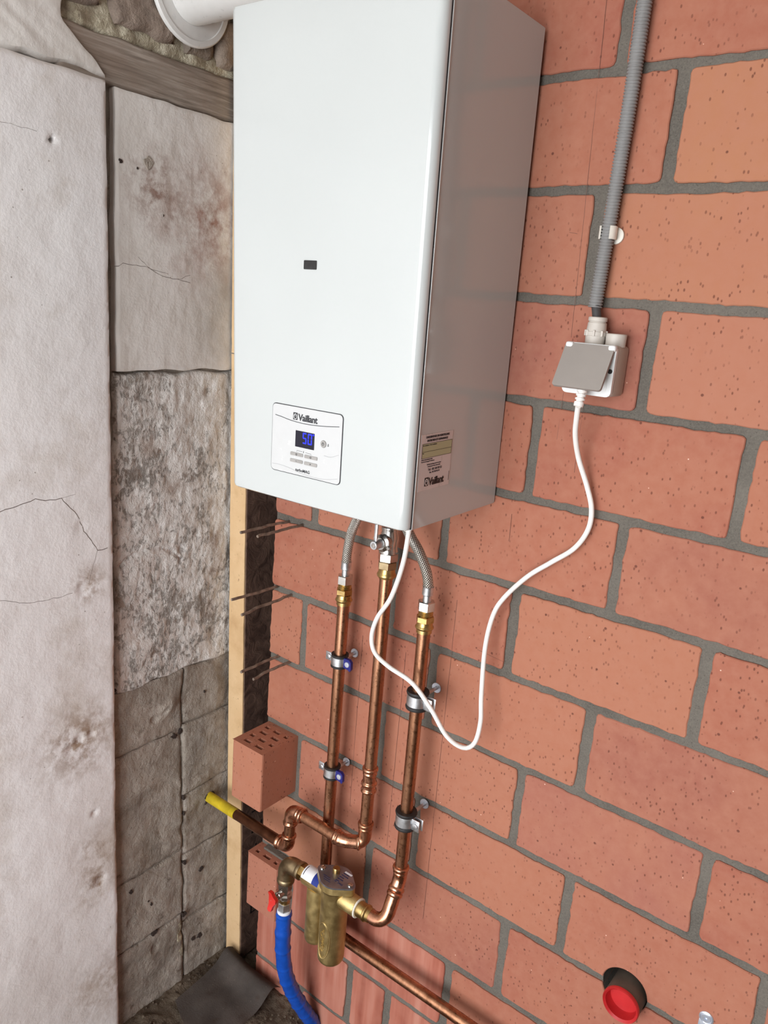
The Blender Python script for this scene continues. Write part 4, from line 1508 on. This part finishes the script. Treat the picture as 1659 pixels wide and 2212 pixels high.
# braided hoses
def hose(root_label, pts, zt, x, y):
    r = thing('braided_hose', root_label, 'hose', (x, y, zt))
    obj('braid', bm_tube(spline(pts, 0.003), 0.0086, 24), 'braid', r, 80)
    e = Vector(pts[0])
    obj('ferrule', bm_lathe([(0.006, 0), (0.0072, 0), (0.0072, 0.010), (0.0094, 0.0115), (0.0098, 0.014), (0.0092, 0.024), (0.0098, 0.026), (0.006, 0.026)], (x, y, zt), (0, 0, 1), 24), 'steel', r, 40)


hose('steel braided hose above the left copper pipe', [(P1[0], P1[1], -0.182), (P1[0], P1[1], -0.165), (P1[0] + 0.002, P1[1], -0.145), (-0.2545, -0.046, -0.120), (-0.2400, -0.050, -0.0900), (-0.224, -0.056, -0.055), (-0.215, -0.06, -0.015)],
     -0.2035, P1[0], P1[1])
hose('steel braided hose above the right copper pipe', [(P3[0], P3[1], -0.171), (P3[0] - 0.0015, P3[1], -0.160), (-0.0790, -0.061, -0.142), (-0.0940, -0.064, -0.1130), (-0.1165, -0.068, -0.0830), (-0.135, -0.072, -0.045), (-0.14, -0.074, -0.012)],
     -0.1935, P3[0], P3[1])


# ------------------------------------------------------------------ pipe clamps
def clamp_blue(z, px, label):
    x, y = px
    r = thing('pipe_clamp', label, 'pipe clamp', (x, 0, z), 'blue-tabbed clamps on the left pipe')
    obj('rubber_lining', bm_lathe([(0.0113, -0.0125), (0.0165, -0.0125), (0.0165, -0.0085), (0.0150, -0.0080), (0.0150, 0.0080), (0.0165, 0.0085), (0.0165, 0.0125), (0.0113, 0.0125), (0.0113, -0.0125)],
                                  (x, y, z), (0, 0, 1), 32), 'black', r, 40)
    obj('band', bm_lathe(ringprof(0.0150, 0.0163, -0.0082, 0.0082, 0.0005), (x, y, z), (0, 0, 1), 32), 'steel', r, 40)
    obj('ear', bm_box((x - 0.0330, y - 0.0022, z - 0.0085), (x - 0.0145, y + 0.0002, z + 0.0085), 0.001), 'steel', r, 40)
    obj('ear_screw', bm_lathe([(0, 0), (0.0052, 0), (0.0046, 0.002), (0.003, 0.0028), (0, 0.0028)], (x - 0.0240, y - 0.0022, z), (0, -1, 0), 18), 'steel', r, 40)
    tabp = [(x + 0.0130, z + 0.010), (x + 0.027, z + 0.0105), (x + 0.0320, z + 0.006), (x + 0.0325, z - 0.008), (x + 0.0300, z - 0.0125), (x + 0.0270, z - 0.0100), (x + 0.0130, z - 0.0085)]
    obj('blue_tab', prism(tabp, 'y', y - 0.0065, y - 0.0005), 'bluetab', r, 30, label='dark blue plastic quick-release tab')
    obj('tab_screw', bm_lathe([(0, 0), (0.0055, 0), (0.0050, 0.0015), (0, 0.0024)], (x + 0.0235, y - 0.0065, z), (0, -1, 0), 18), 'anchor', r, 40)
    obj('stud', bm_tube([(x, y + 0.016, z), (x, 0.02, z)], 0.0034, 12), 'steel', r, 40)
    obj('washer', bm_lathe(ringprof(0.0036, 0.0088, 0, 0.0022, 0.0006), (x, -0.0002, z), (0, -1, 0), 22), 'anchor', r, 40)


clamp_blue(-0.3710, P1, 'upper blue-tabbed pipe clamp on left copper pipe')
clamp_blue(-0.6060, P1, 'lower blue-tabbed pipe clamp on left copper pipe')


def clamp_black(z, px, label):
    x, y = px
    r = thing('pipe_clamp', label, 'pipe clamp', (x, 0, z), 'black rubber clamps on the right pipe')
    obj('rubber_lining', bm_lathe([(0.0113, -0.0165), (0.0190, -0.0165), (0.0200, -0.0135), (0.0190, -0.0105), (0.0168, -0.0095), (0.0168, 0.0095), (0.0190, 0.0105), (0.0200, 0.0135), (0.0190, 0.0165), (0.0113, 0.0165), (0.0113, -0.0165)],
                                  (x, y, z), (0, 0, 1), 36), 'black', r, 50)
    obj('band', bm_lathe(ringprof(0.0168, 0.0186, -0.0098, 0.0098, 0.0006), (x, y, z), (0, 0, 1), 36), 'steel', r, 40)
    # two ears on the right, screw clamping them in Y
    obj('ear', bm_box((x + 0.0165, y - 0.0060, z - 0.0115), (x + 0.0330, y - 0.0040, z + 0.0105), 0.0008), 'steel', r, 40)
    obj('ear', bm_box((x + 0.0165, y + 0.0030, z - 0.0115), (x + 0.0350, y + 0.0050, z + 0.0105), 0.0008), 'steel', r, 40)
    obj('ear_screw', bm_lathe([(0, 0), (0.0052, 0), (0.0048, 0.0022), (0, 0.003)], (x + 0.0255, y - 0.0060, z - 0.001), (0, -1, 0), 18), 'steel', r, 40)
    obj('screw_shank', bm_tube([(x + 0.0255, y - 0.006, z - 0.001), (x + 0.0255, y + 0.020, z - 0.001)], 0.0022, 10), 'steel', r, 40)
    obj('stud', bm_tube([(x, y + 0.018, z), (x, 0.02, z)], 0.0034, 12), 'steel', r, 40)
    obj('washer', bm_lathe(ringprof(0.0036, 0.0095, 0, 0.0022, 0.0006), (x, -0.0002, z), (0, -1, 0), 22), 'anchor', r, 40)


clamp_black(-0.3730, P3, 'upper black rubber pipe clamp behind the white cable')
clamp_black(-0.6090, P3, 'lower black rubber pipe clamp on right copper pipe')

# ------------------------------------------------------------------ brass scale filter
fl = thing('water_filter', 'brass cylindrical water filter with grey lid plate between the pipes', 'water filter', (FX, FYY, -0.965))
BR = 0.0262
ztop, zbot = -0.7900, -0.9640
prof = [(0, 0)]
for k in range(1, 9):
    a = PI / 2 * k / 8
    prof.append((BR - 0.013 + 0.013 * math.sin(a) if k else 0, 0.013 - 0.013 * math.cos(a)))
prof = [(0, 0), (BR - 0.013, 0)] + prof[1:] + [(BR + 0.0008, ztop - zbot - 0.012), (BR + 0.0035, ztop - zbot - 0.004), (0, ztop - zbot)]
obj('body', bm_lathe(prof, (FX, FYY, zbot), (0, 0, 1), 48), 'castbrass', fl, 50)
obj('rear_chamber', bm_lathe([(0, 0), (0.014, 0), (0.020, 0.004), (0.0215, 0.010), (0.0215, 0.125), (0, 0.130)], (FX - 0.046, FYY + 0.004, -0.9480), (0, 0, 1), 36), 'castbrass', fl, 50)


def flange_poly(a, bb, re, n=10):
    """rhombic flange with rounded ends along X: big arc radius bb about centre, ears radius re at +-a"""
    pts = []
    ang = math.acos((bb - re) / a)
    for sg in (1, -1):
        base = 0 if sg == 1 else PI
        for k in range(n + 1):
            t = -ang + 2 * ang * k / n
            pts.append((FX + sg * a * 1.0 * 1 + re * math.cos(base + t), FYY + re * math.sin(base + t)))
        for k in range(1, n):
            t = base + ang + (PI - 2 * ang) * k / n
            pts.append((FX + bb * math.cos(t), FYY + bb * math.sin(t)))
    return pts


obj('flange', prism(flange_poly(0.0345, 0.0315, 0.0095), 'z', ztop - 0.001, ztop + 0.0125), 'castbrass', fl, 40)
lid = obj('lid_plate', prism(flange_poly(0.0345, 0.0318, 0.0098), 'z', ztop + 0.0125, ztop + 0.0158), 'lid', fl, 30)
LZ = ztop + 0.0158
obj('bleed_screw', bm_lathe([(0, 0), (0.0072, 0), (0.0072, 0.009), (0.0064, 0.0105), (0, 0.0105)], (FX - 0.008, FYY + 0.009, LZ), (0, 0, 1), 20), 'brass', fl, 30)
for sg in (-1, 1):
    obj('lid_screw', bm_lathe([(0, 0), (0.0058, 0), (0.0052, 0.0025), (0.003, 0.0035), (0, 0.0035)], (FX + sg * 0.0345, FYY, LZ), (0, 0, 1), 20), 'chrome', fl, 40)
b = bmesh.new()
for k in range(5):
    w = (0.014, 0.016, 0.010, 0.013, 0.008)[k]
    bm_box((FX + 0.004, FYY + 0.016 - k * 0.0058, LZ), (FX + 0.004 + w, FYY + 0.018 - k * 0.0058, LZ + 0.0002), bm=b)
for k in range(3):
    bm_box((FX - 0.022 + k * 0.004, FYY - 0.012 - k * 0.004, LZ), (FX - 0.006 + k * 0.004, FYY - 0.0108 - k * 0.004, LZ + 0.0002), bm=b)
obj('printed_lines', b, 'lidprint', lid)
obj('lettering', bm_text('N  3442', 0.006, Matrix.Translation((FX + 0.004, FYY - 0.012, LZ + 0.0001))), 'lidprint', lid)
obj('white_field', bm_box((FX + 0.004, FYY + 0.0195, LZ), (FX + 0.021, FYY + 0.0235, LZ + 0.0002)), 'label', lid)
# ports
obj('outlet_port', bm_lathe([(0, 0), (0.0182, 0), (0.0182, 0.040), (0.0170, 0.042), (0.010, 0.042)], (FX + 0.014, FYY, FZ), (1, 0, 0), 32), 'castbrass', fl, 40)
obj('thread_seal', bm_lathe(ringprof(0.010, 0.0186, 0, 0.0035, 0.001), (FX + 0.0565, FYY, FZ), (1, 0, 0), 28), 'hempwhite', fl, 40)
inl = obj('inlet_port', bm_lathe([(0, 0), (0.0190, 0), (0.0190, 0.058), (0.0178, 0.060), (0.010, 0.060)], (FX - 0.014, FYY, FZ), (-1, 0, 0), 32), 'castbrass', fl, 40)


def wrap(x0, x1, r, a0, a1, n=14, t=0.0003):
    b = bmesh.new()
    R = []
    for k in range(n + 1):
        a = math.radians(a0 + (a1 - a0) * k / n)
        R.append([b.verts.new((x, FYY - rr * math.cos(a), FZ + rr * math.sin(a))) for x, rr in ((x0, r), (x1, r), (x1, r + t), (x0, r + t))])
    for p, q in zip(R[:-1], R[1:]):
        for i in range(4):
            j = (i + 1) % 4
            b.faces.new((p[i], p[j], q[j], q[i]))
    b.faces.new(R[0])
    b.faces.new(R[-1])
    return b


obj('paper_label', wrap(FX - 0.073, FX - 0.046, 0.0191, 15, 150), 'label', inl, 60)
obj('blue_label', wrap(FX - 0.046, FX - 0.030, 0.0191, 15, 150), 'labelblue', inl, 60)
obj('lettering', wrap(FX - 0.070, FX - 0.0685, 0.0193, 35, 95), 'black_ink', inl, 60)
# cast oval badge on the front of the body: ring, crescent and raised script
def on_body(u, v, h=0.0):
    """u: arc metres around the body from the -Y face (+ to +X), v: height"""
    a = u / BR
    return Vector((FX + (BR + h) * math.sin(a), FYY - (BR + h) * math.cos(a), v))


OC = (-0.001, -0.9030)
def oval(a, bb, k0=0.0, k1=2 * PI, n=48, du=0.0):
    return [on_body(OC[0] + du + a * math.cos(k0 + (k1 - k0) * i / n), OC[1] + bb * math.sin(k0 + (k1 - k0) * i / n)) for i in range(n + 1)]


bd = obj('cast_badge', bm_tube(oval(0.0150, 0.0400), 0.0013, 8, cap=False), 'castbrass', fl, 80)
obj('badge_crescent', bm_tube(oval(0.0115, 0.0385, -PI / 2, PI / 2), 0.0011, 8), 'castbrass', bd, 80)
tx = bm_text('EuphilCo', 0.0145, Matrix.Identity(4), 0.0, 1.0, 'CENTER', 0.0012, 0.95)
for v in tx.verts:
    along, up_, dep = v.co.x, v.co.y, v.co.z
    v.co = on_body(OC[0] - 0.004 - (up_ - 0.005) + 0.002, OC[1] + along, 0.0002 + dep)
obj('cast_lettering', tx, 'castbrass', bd)

# ------------------------------------------------------------------ inlet elbow, drain cock, blue hose
VX, VY = -0.3172, FYY
iv = thing('stop_valve', 'small stop valve with red butterfly handle under a brass elbow', 'valve', (VX, VY, -0.935))
obj('nipple', hexnut(0.0150, 0, 0.014, (FX - 0.074, FYY, FZ), (-1, 0, 0)), 'brass', iv, 20)
obj('elbow', bm_tube(fillet([(FX - 0.086, FYY, FZ - 0.001), (VX, VY, FZ - 0.002), (VX, VY, FZ - 0.047)], 0.022, 12), 0.0165, 28, ((0.003, 0.005, 0.0014), (-0.004, 0.005, 0.0014))), 'oldbrass', iv, 60)
obj('body', bm_lathe([(0, 0), (0.0135, 0), (0.0150, 0.002), (0.0150, 0.009), (0.0120, 0.012), (0.0130, 0.020), (0.0148, 0.026), (0.0148, 0.040), (0, 0.040)], (VX, VY, -0.8960), (0, 0, 1), 8, None, 0.3), 'chrome', iv, 30)
obj('stem', bm_lathe([(0, 0), (0.0075, 0), (0.0075, 0.014), (0.005, 0.016), (0.005, 0.030), (0, 0.030)], (VX, VY - 0.008, -0.8790), (0, -1, 0), 16), 'chrome', iv, 40)
hp = [(-0.006, 0.020), (-0.002, 0.0225), (0.004, 0.0215), (0.0055, 0.010), (0.010, 0.004), (0.010, -0.004), (0.0055, -0.010), (0.004, -0.0215), (-0.002, -0.0225), (-0.006, -0.020), (-0.0060, -0.009), (-0.0085, -0.003), (-0.0085, 0.003), (-0.0060, 0.009)]
b = bmesh.new()
yh = VY - 0.033
n = len(hp)
A = [b.verts.new((VX + p[0], yh - 0.0035 + abs(p[1]) * -0.35, -0.8790 + p[1])) for p in hp]
Bq = [b.verts.new((VX + p[0], yh + 0.0035 + abs(p[1]) * -0.35, -0.8790 + p[1])) for p in hp]
for lst, rev in ((A, 0), (Bq, 1)):
    # two wings and hub as quads strips mirrored about x
    for i in range(n // 2):
        j, k, m = i + 1, n - 2 - i, n - 1 - i
        if j < k:
            b.faces.new((lst[i], lst[j], lst[k], lst[m]))
for i in range(n):
    j = (i + 1) % n
    b.faces.new((A[i], A[j], Bq[j], Bq[i]))
obj('handle', b, 'red', iv, 40, label='red butterfly handle')
obj('handle_screw', bm_lathe([(0, 0), (0.0045, 0), (0.0040, 0.003), (0, 0.0036)], (VX, yh - 0.0035, -0.8790), (0, -1, 0), 14), 'steel', iv, 40)
obj('brass_nipple', bm_lathe([(0, 0), (0.0105, 0), (0.0110, 0.002), (0.0120, 0.012), (0, 0.012)], (VX, VY, -0.9070), (0, 0, 1), 20), 'brass', iv, 40)
obj('hose_nut', hexnut(0.0132, 0, 0.020, (VX, VY, -0.9265), (0, 0, 1), 0.1), 'steel', iv, 20)

hz_ = thing('water_hose', 'blue plastic water hose hanging from red-handled valve down to the floor', 'hose', (-0.295, -0.01, -1.27))
hp_ = spline([(VX, VY, -0.9300), (VX, VY, -0.962), (-0.3165, -0.0985, -1.02), (-0.3145, -0.0880, -1.09), (-0.309, -0.066, -1.155), (-0.3015, -0.040, -1.212), (-0.296, -0.018, -1.255), (-0.293, 0.0, -1.292)], 0.004)
hb = bm_tube(hp_, lambda s: 0.0158 + 0.0005 * noise.noise(Vector((s * 70, 1, 1))) + 0.0011 * max(0, math.sin(s * 150 + 3 * noise.noise(Vector((s * 18, 4, 4))))) ** 8, 28, dense=0.0025)
for v in hb.verts:
    q = v.co
    v.co = q + Vector((0.0007 * noise.noise(q * 90), 0.0007 * noise.noise(q * 90 + Vector((5, 0, 0))), 0))
obj('sleeve', hb, 'hose', hz_, 70)
obj('white_liner', bm_lathe(ringprof(0.009, 0.0142, 0, 0.010, 0.001), (VX, VY, -0.9345), (0, 0, 1), 28), 'label', hz_, 40)

# ------------------------------------------------------------------ power cable, socket, conduit
CB = [(-0.0521, -0.16, -0.0235), (-0.0521, -0.16, -0.0519), (-0.0683, -0.145, -0.1107), (-0.0957, -0.13, -0.1759), (-0.1288, -0.118, -0.2254), (-0.1431, -0.11, -0.2656), (-0.1373, -0.105, -0.2949),
      (-0.1097, -0.1, -0.3124), (-0.0621, -0.097, -0.3258), (-0.0226, -0.095, -0.3576), (0.0076, -0.085, -0.4), (0.0318, -0.07, -0.4174), (0.0466, -0.06, -0.4068), (0.0488, -0.052, -0.3711),
      (0.0408, -0.045, -0.3266), (0.0322, -0.035, -0.2506), (0.0367, -0.03, -0.1941), (0.0511, -0.026, -0.1591), (0.0833, -0.02, -0.1165), (0.1166, -0.016, -0.0857), (0.1493, -0.014, -0.0556),
      (0.1661, -0.013, -0.0229), (0.167, -0.013, 0.0091), (0.1561, -0.016, 0.0422), (0.1432, -0.03, 0.0826), (0.142, -0.05, 0.1177), (0.1472, -0.066, 0.1456), (0.1506, -0.074, 0.1606)]
pc = thing('power_cable', 'white power cable looping from the heater to the wall socket', 'cable', (0.03, -0.07, -0.42))
obj('cord', bm_tube(spline(CB, 0.005), 0.0039, 14), 'cable', pc, 70)
boot = bmesh.new()
e, d = Vector(CB[-1]), (Vector((0.1512, -0.0665, 0.1930)) - Vector(CB[-1])).normalized()
prof = [(0, 0), (0.0064, 0), (0.0068, 0.002), (0.0068, 0.006)]
hcur = 0.006
for k in range(4):
    prof += [(0.0049, hcur + 0.0006), (0.0049, hcur + 0.0024), (0.0068, hcur + 0.0030), (0.0070, hcur + 0.0052)]
    hcur += 0.0054
prof += [(0.0078, hcur + 0.002), (0.0080, 0.034), (0, 0.034)]
obj('plug_boot', bm_lathe(prof, e, d, 20), 'cable', pc, 30)
obj('plug_body', bm_box((0.1385, -0.0690, 0.1885), (0.1640, -0.0508, 0.2030), 0.004, 3), 'cable', pc, 40)

so = thing('wall_socket', 'surface wall socket with grey hinged flap standing half open', 'socket', (0.148, 0, 0.176))
x0, x1, z0, z1 = 0.1115, 0.1835, 0.1755, 0.2450
obj('back_box', bm_box((x0, -0.043, z0), (x1, -0.0003, z1), 0.006, 3), 'sockside', so, 40)
obj('bezel', prism(rrect(x0, x1, z0, z1, 0.007), 'y', -0.0495, -0.043), 'sockwhite', so, 30)
obj('insert', prism(rrect(x0 + 0.007, x1 - 0.007, z0 + 0.006, z1 - 0.01, 0.005), 'y', -0.0502, -0.046), 'sockwhite', so, 30)
obj('socket_well', bm_lathe([(0.0205, 0), (0.0225, 0), (0.0225, 0.0006), (0.0205, 0.0006)], (0.1475, -0.0501, 0.207), (0, -1, 0), 32), 'sockgrey', so, 40)
obj('lock_hole', bm_lathe(cyl(0.0032, 0, 0.0006), (0.1788, -0.0500, 0.2105), (0, -1, 0), 14), 'black', so)
# hinged flap
fA, fB = Vector((0, -0.0510, 0.2430)), Vector((0, -0.0815, 0.1850))
dd = (fB - fA).normalized()
nn = Vector((0, dd.z, -dd.y))
if nn.y > 0:
    nn = -nn
L = (fB - fA).length
t = 0.0045
poly = rrect(x0 - 0.0005, x1 - 0.0015, 0, L, 0.004)
b = bmesh.new()
A = [b.verts.new(Vector((p[0], 0, 0)) + fB - dd * p[1] + nn * t * 0.5) for p in poly]
Bq = [b.verts.new(Vector((p[0], 0, 0)) + fB - dd * p[1] - nn * t * 0.5) for p in poly]
b.faces.new(A)
b.faces.new(Bq[::-1])
for i in range(len(poly)):
    j = (i + 1) % len(poly)
    b.faces.new((A[i], A[j], Bq[j], Bq[i]))
bmesh.ops.bevel(b, geom=[e_ for e_ in b.edges if len(e_.link_faces) == 2 and e_.calc_face_angle(0) > 1.2], offset=0.0008, segments=2, affect='EDGES')
obj('flap', b, 'flap', so, 35)
for xa, xb in ((x0 - 0.0005, x0 + 0.0105), (x1 - 0.0105, x1)):
    obj('hinge_ear', bm_box((xa, -0.0560, 0.2365), (xb, -0.0440, 0.2455), 0.003, 3), 'sockwhite', so, 40)
# cable entries on top
gx = 0.1402
obj('cable_gland', bm_lathe([(0, 0), (0.0135, 0), (0.0140, 0.012), (0.0142, 0.0125), (0.0148, 0.013), (0.0148, 0.018), (0.0138, 0.0185), (0.0128, 0.030), (0.0120, 0.0305), (0.0115, 0.032), (0.0130, 0.0325), (0.0130, 0.037), (0.0120, 0.038), (0, 0.038)],
                            (gx, -0.024, 0.2430), (0, 0, 1), 28), 'sockgrey', so, 30)
for k in range(8):
    a = 2 * PI * k / 8 + 0.2
    c = Vector((gx + 0.0144 * math.cos(a), -0.024 + 0.0144 * math.sin(a), 0.2585))
    obj('gland_rib', bm_box(c - Vector((0.0016, 0.0016, 0.0035)), c + Vector((0.0016, 0.0016, 0.0045)), 0.0005, 1), 'sockgrey', so)
obj('blind_plug', bm_lathe([(0, 0), (0.0136, 0), (0.0142, 0.0165), (0.0132, 0.0175), (0, 0.0175)], (0.1695, -0.022, 0.2430), (0, 0, 1), 28), 'sockgrey', so, 30)

cp = thing('conduit', 'grey corrugated conduit running up the brick wall from the socket', 'conduit', (0.13, -0.012, 0.29))
path = spline([(0.1300, -0.0165, 0.2935), (0.1310, -0.0145, 0.34), (0.1328, -0.0140, 0.395), (0.1355, -0.0145, 0.47), (0.1378, -0.0150, 0.56), (0.1388, -0.0155, 0.68), (0.1392, -0.0150, 0.90), (0.139, -0.015, 1.2)], 0.006)
pitch = 0.0040
obj('corrugated_tube', bm_tube(path, lambda s: 0.0083 + 0.0017 * (0.5 + 0.5 * math.tanh(3.2 * math.sin(2 * PI * s / pitch))), 20, dense=0.00058), 'conduit', cp, 70)
obj('inner_cable', bm_tube(spline([(gx - 0.001, -0.0230, 0.275), (0.1345, -0.020, 0.288), (0.1302, -0.0165, 0.300)], 0.004), 0.0062, 16), 'darkcable', cp, 60)

cl = thing('conduit_clip', 'white plastic saddle clip holding the grey conduit', 'clip', (0.133, 0, 0.393))
b = bmesh.new()
for (a0, a1) in ((205, 280), (-100, -25)):
    pass
c0 = Vector((0.1327, -0.0140, 0.393))


def saddle(a0, a1, r0, r1, h):
    b = bmesh.new()
    n = 12
    R = []
    for k in range(n + 1):
        a = math.radians(a0 + (a1 - a0) * k / n)
        R.append([b.verts.new(c0 + Vector((rr * math.cos(a), rr * math.sin(a), zz))) for rr, zz in ((r0, -h), (r1, -h), (r1, h), (r0, h))])
    for p, q in zip(R[:-1], R[1:]):
        for i in range(4):
            j = (i + 1) % 4
            b.faces.new((p[i], p[j], q[j], q[i]))
    b.faces.new(R[0])
    b.faces.new(R[-1])
    return b


obj('saddle_arm', saddle(60, 225, 0.0102, 0.0122, 0.0085), 'clipwhite', cl, 40)
obj('saddle_arm', saddle(-58, 60, 0.0102, 0.0122, 0.0085), 'clipwhite', cl, 40)
obj('base_disc', bm_lathe([(0, 0), (0.011, 0), (0.011, 0.0035), (0.009, 0.0045), (0, 0.0045)], (0.1400, 0.0003, 0.3905), (0, -1, 0), 24), 'clipwhite', cl, 40)

# ------------------------------------------------------------------ capped drain stub and wall anchor
dp = thing('drain_stub', 'capped waste pipe stub with red plug in a drilled brick hole', 'pipe', (0.339, -0.03, -0.757))
obj('pipe', bm_lathe([(0.0255, 0), (0.0285, 0), (0.0285, 0.125), (0.0255, 0.125), (0.0255, 0)], (0.3385, -0.026, -0.7555), (0, 1, 0), 40), 'drainpipe', dp, 40)
obj('red_cap', bm_lathe([(0, 0.016), (0.0225, 0.016), (0.0242, 0.012), (0.0246, 0.0), (0.0280, -0.0030), (0.0292, -0.001), (0.0292, 0.003), (0.0255, 0.004), (0.025, 0.02), (0, 0.02)], (0.3385, -0.028, -0.7555), (0, 1, 0), 40), 'redcap', dp, 40,
    label='red plastic end cap')
an = thing('wall_anchor', 'round zinc screw anchor in brick at the lower right corner', 'screw', (0.4554, 0, -0.7154))
obj('washer', bm_lathe([(0, 0), (0.0105, 0), (0.0105, 0.002), (0.0085, 0.0032), (0.0075, 0.0025), (0.0065, 0.0035), (0.0025, 0.0035), (0.002, 0.001), (0, 0.001)], (0.4554, -0.0005, -0.7175), (0, -1, 0), 28), 'anchor', an, 30)
obj('strap_end', bm_box((0.4460, -0.003, -0.75), (0.4580, -0.0012, -0.7230), 0.0006), 'anchor', an, 30)

# ------------------------------------------------------------------ roofing felt off-cut on the floor
b = bmesh.new()
nx, ns = 24, 40
V = []
for i in range(nx + 1):
    u = i / nx
    col = []
    for k in range(ns + 1):
        s = k / ns
        # profile from the wall foot up over a ridge and down to the floor in front
        y = -0.004 - 0.185 * s
        z = FLOOR_Z + 0.006 + 0.026 * math.exp(-((s - 0.13) / 0.13) ** 2) + 0.010 * max(0, 1 - s)
        x = -0.566 + 0.165 * u
        yy = y - 0.035 * (u - 0.3) * s - 0.010 * math.sin(3 * u)
        zz = z + 0.004 * noise.noise(Vector((u * 3, s * 4, 2))) - 0.006 * u * u
        col.append(b.verts.new((x + 0.012 * s * (0.5 - u), yy, zz)))
    V.append(col)
for i in range(nx):
    for k in range(ns):
        b.faces.new((V[i][k], V[i + 1][k], V[i + 1][k + 1], V[i][k + 1]))
g = bmesh.ops.solidify(b, geom=b.faces[:], thickness=0.0035)
tag(obj('roofing_felt', b, 'felt', None, 60), 'dark grey curled off-cut of roofing felt on floor in corner', 'roofing felt')

# loose crumbs of mortar and stone on the floor
crumb = bmesh.new()
for k in range(420):
    x = random.uniform(-0.60, -0.30)
    y = random.uniform(-0.34, -0.005)
    if y > -0.235 and -0.58 < x < -0.385:
        continue
    r = random.uniform(0.0012, 0.0042)
    t_ = bmesh.new()
    bmesh.ops.create_icosphere(t_, subdivisions=1, radius=r)
    for v in t_.verts:
        v.co = Vector((x, y, FLOOR_Z + 0.001)) + v.co * random.uniform(0.6, 1.2)
    join(crumb, t_)
tag(obj('floor_crumbs', crumb, 'earth', None), 'loose crumbs of mortar scattered over the earth floor', 'rubble', None, 'stuff')

# ------------------------------------------------------------------ pencil marks on the bricks (plumb lines of the fitter)
def pencil(a, c, w=0.0011):
    n = 26
    P = []
    for k in range(n + 1):
        t = k / n
        P.append((a[0] + (c[0] - a[0]) * t + 0.0006 * noise.noise(Vector((t * 30, a[0] * 9, 1))), -0.0009, a[1] + (c[1] - a[1]) * t))
    return bm_tube(P, w * 0.25, 5)


for a, c in (((0.079, 0.70), (0.0935, 0.25)), ((0.093, 0.17), (0.0925, 0.10)), ((0.1265, 0.17), (0.127, 0.055)), ((0.0690, 0.395), (0.0820, 0.393)),
             ((-0.0497, -0.20), (-0.0497, -0.85)), ((-0.2460, -0.33), (-0.2460, -0.70)), ((-0.1450, -0.33), (-0.1480, -0.74)),
             ((0.0330, -0.03), (0.0335, -0.075)), ((0.0, -0.275), (0.055, -0.280)), ((0.3455, -0.700), (0.3480, -0.7145)), ((-0.275, -1.08), (-0.275, -1.155))):
    obj('pencil_line', pencil(a, c), 'pencil', wall_back)
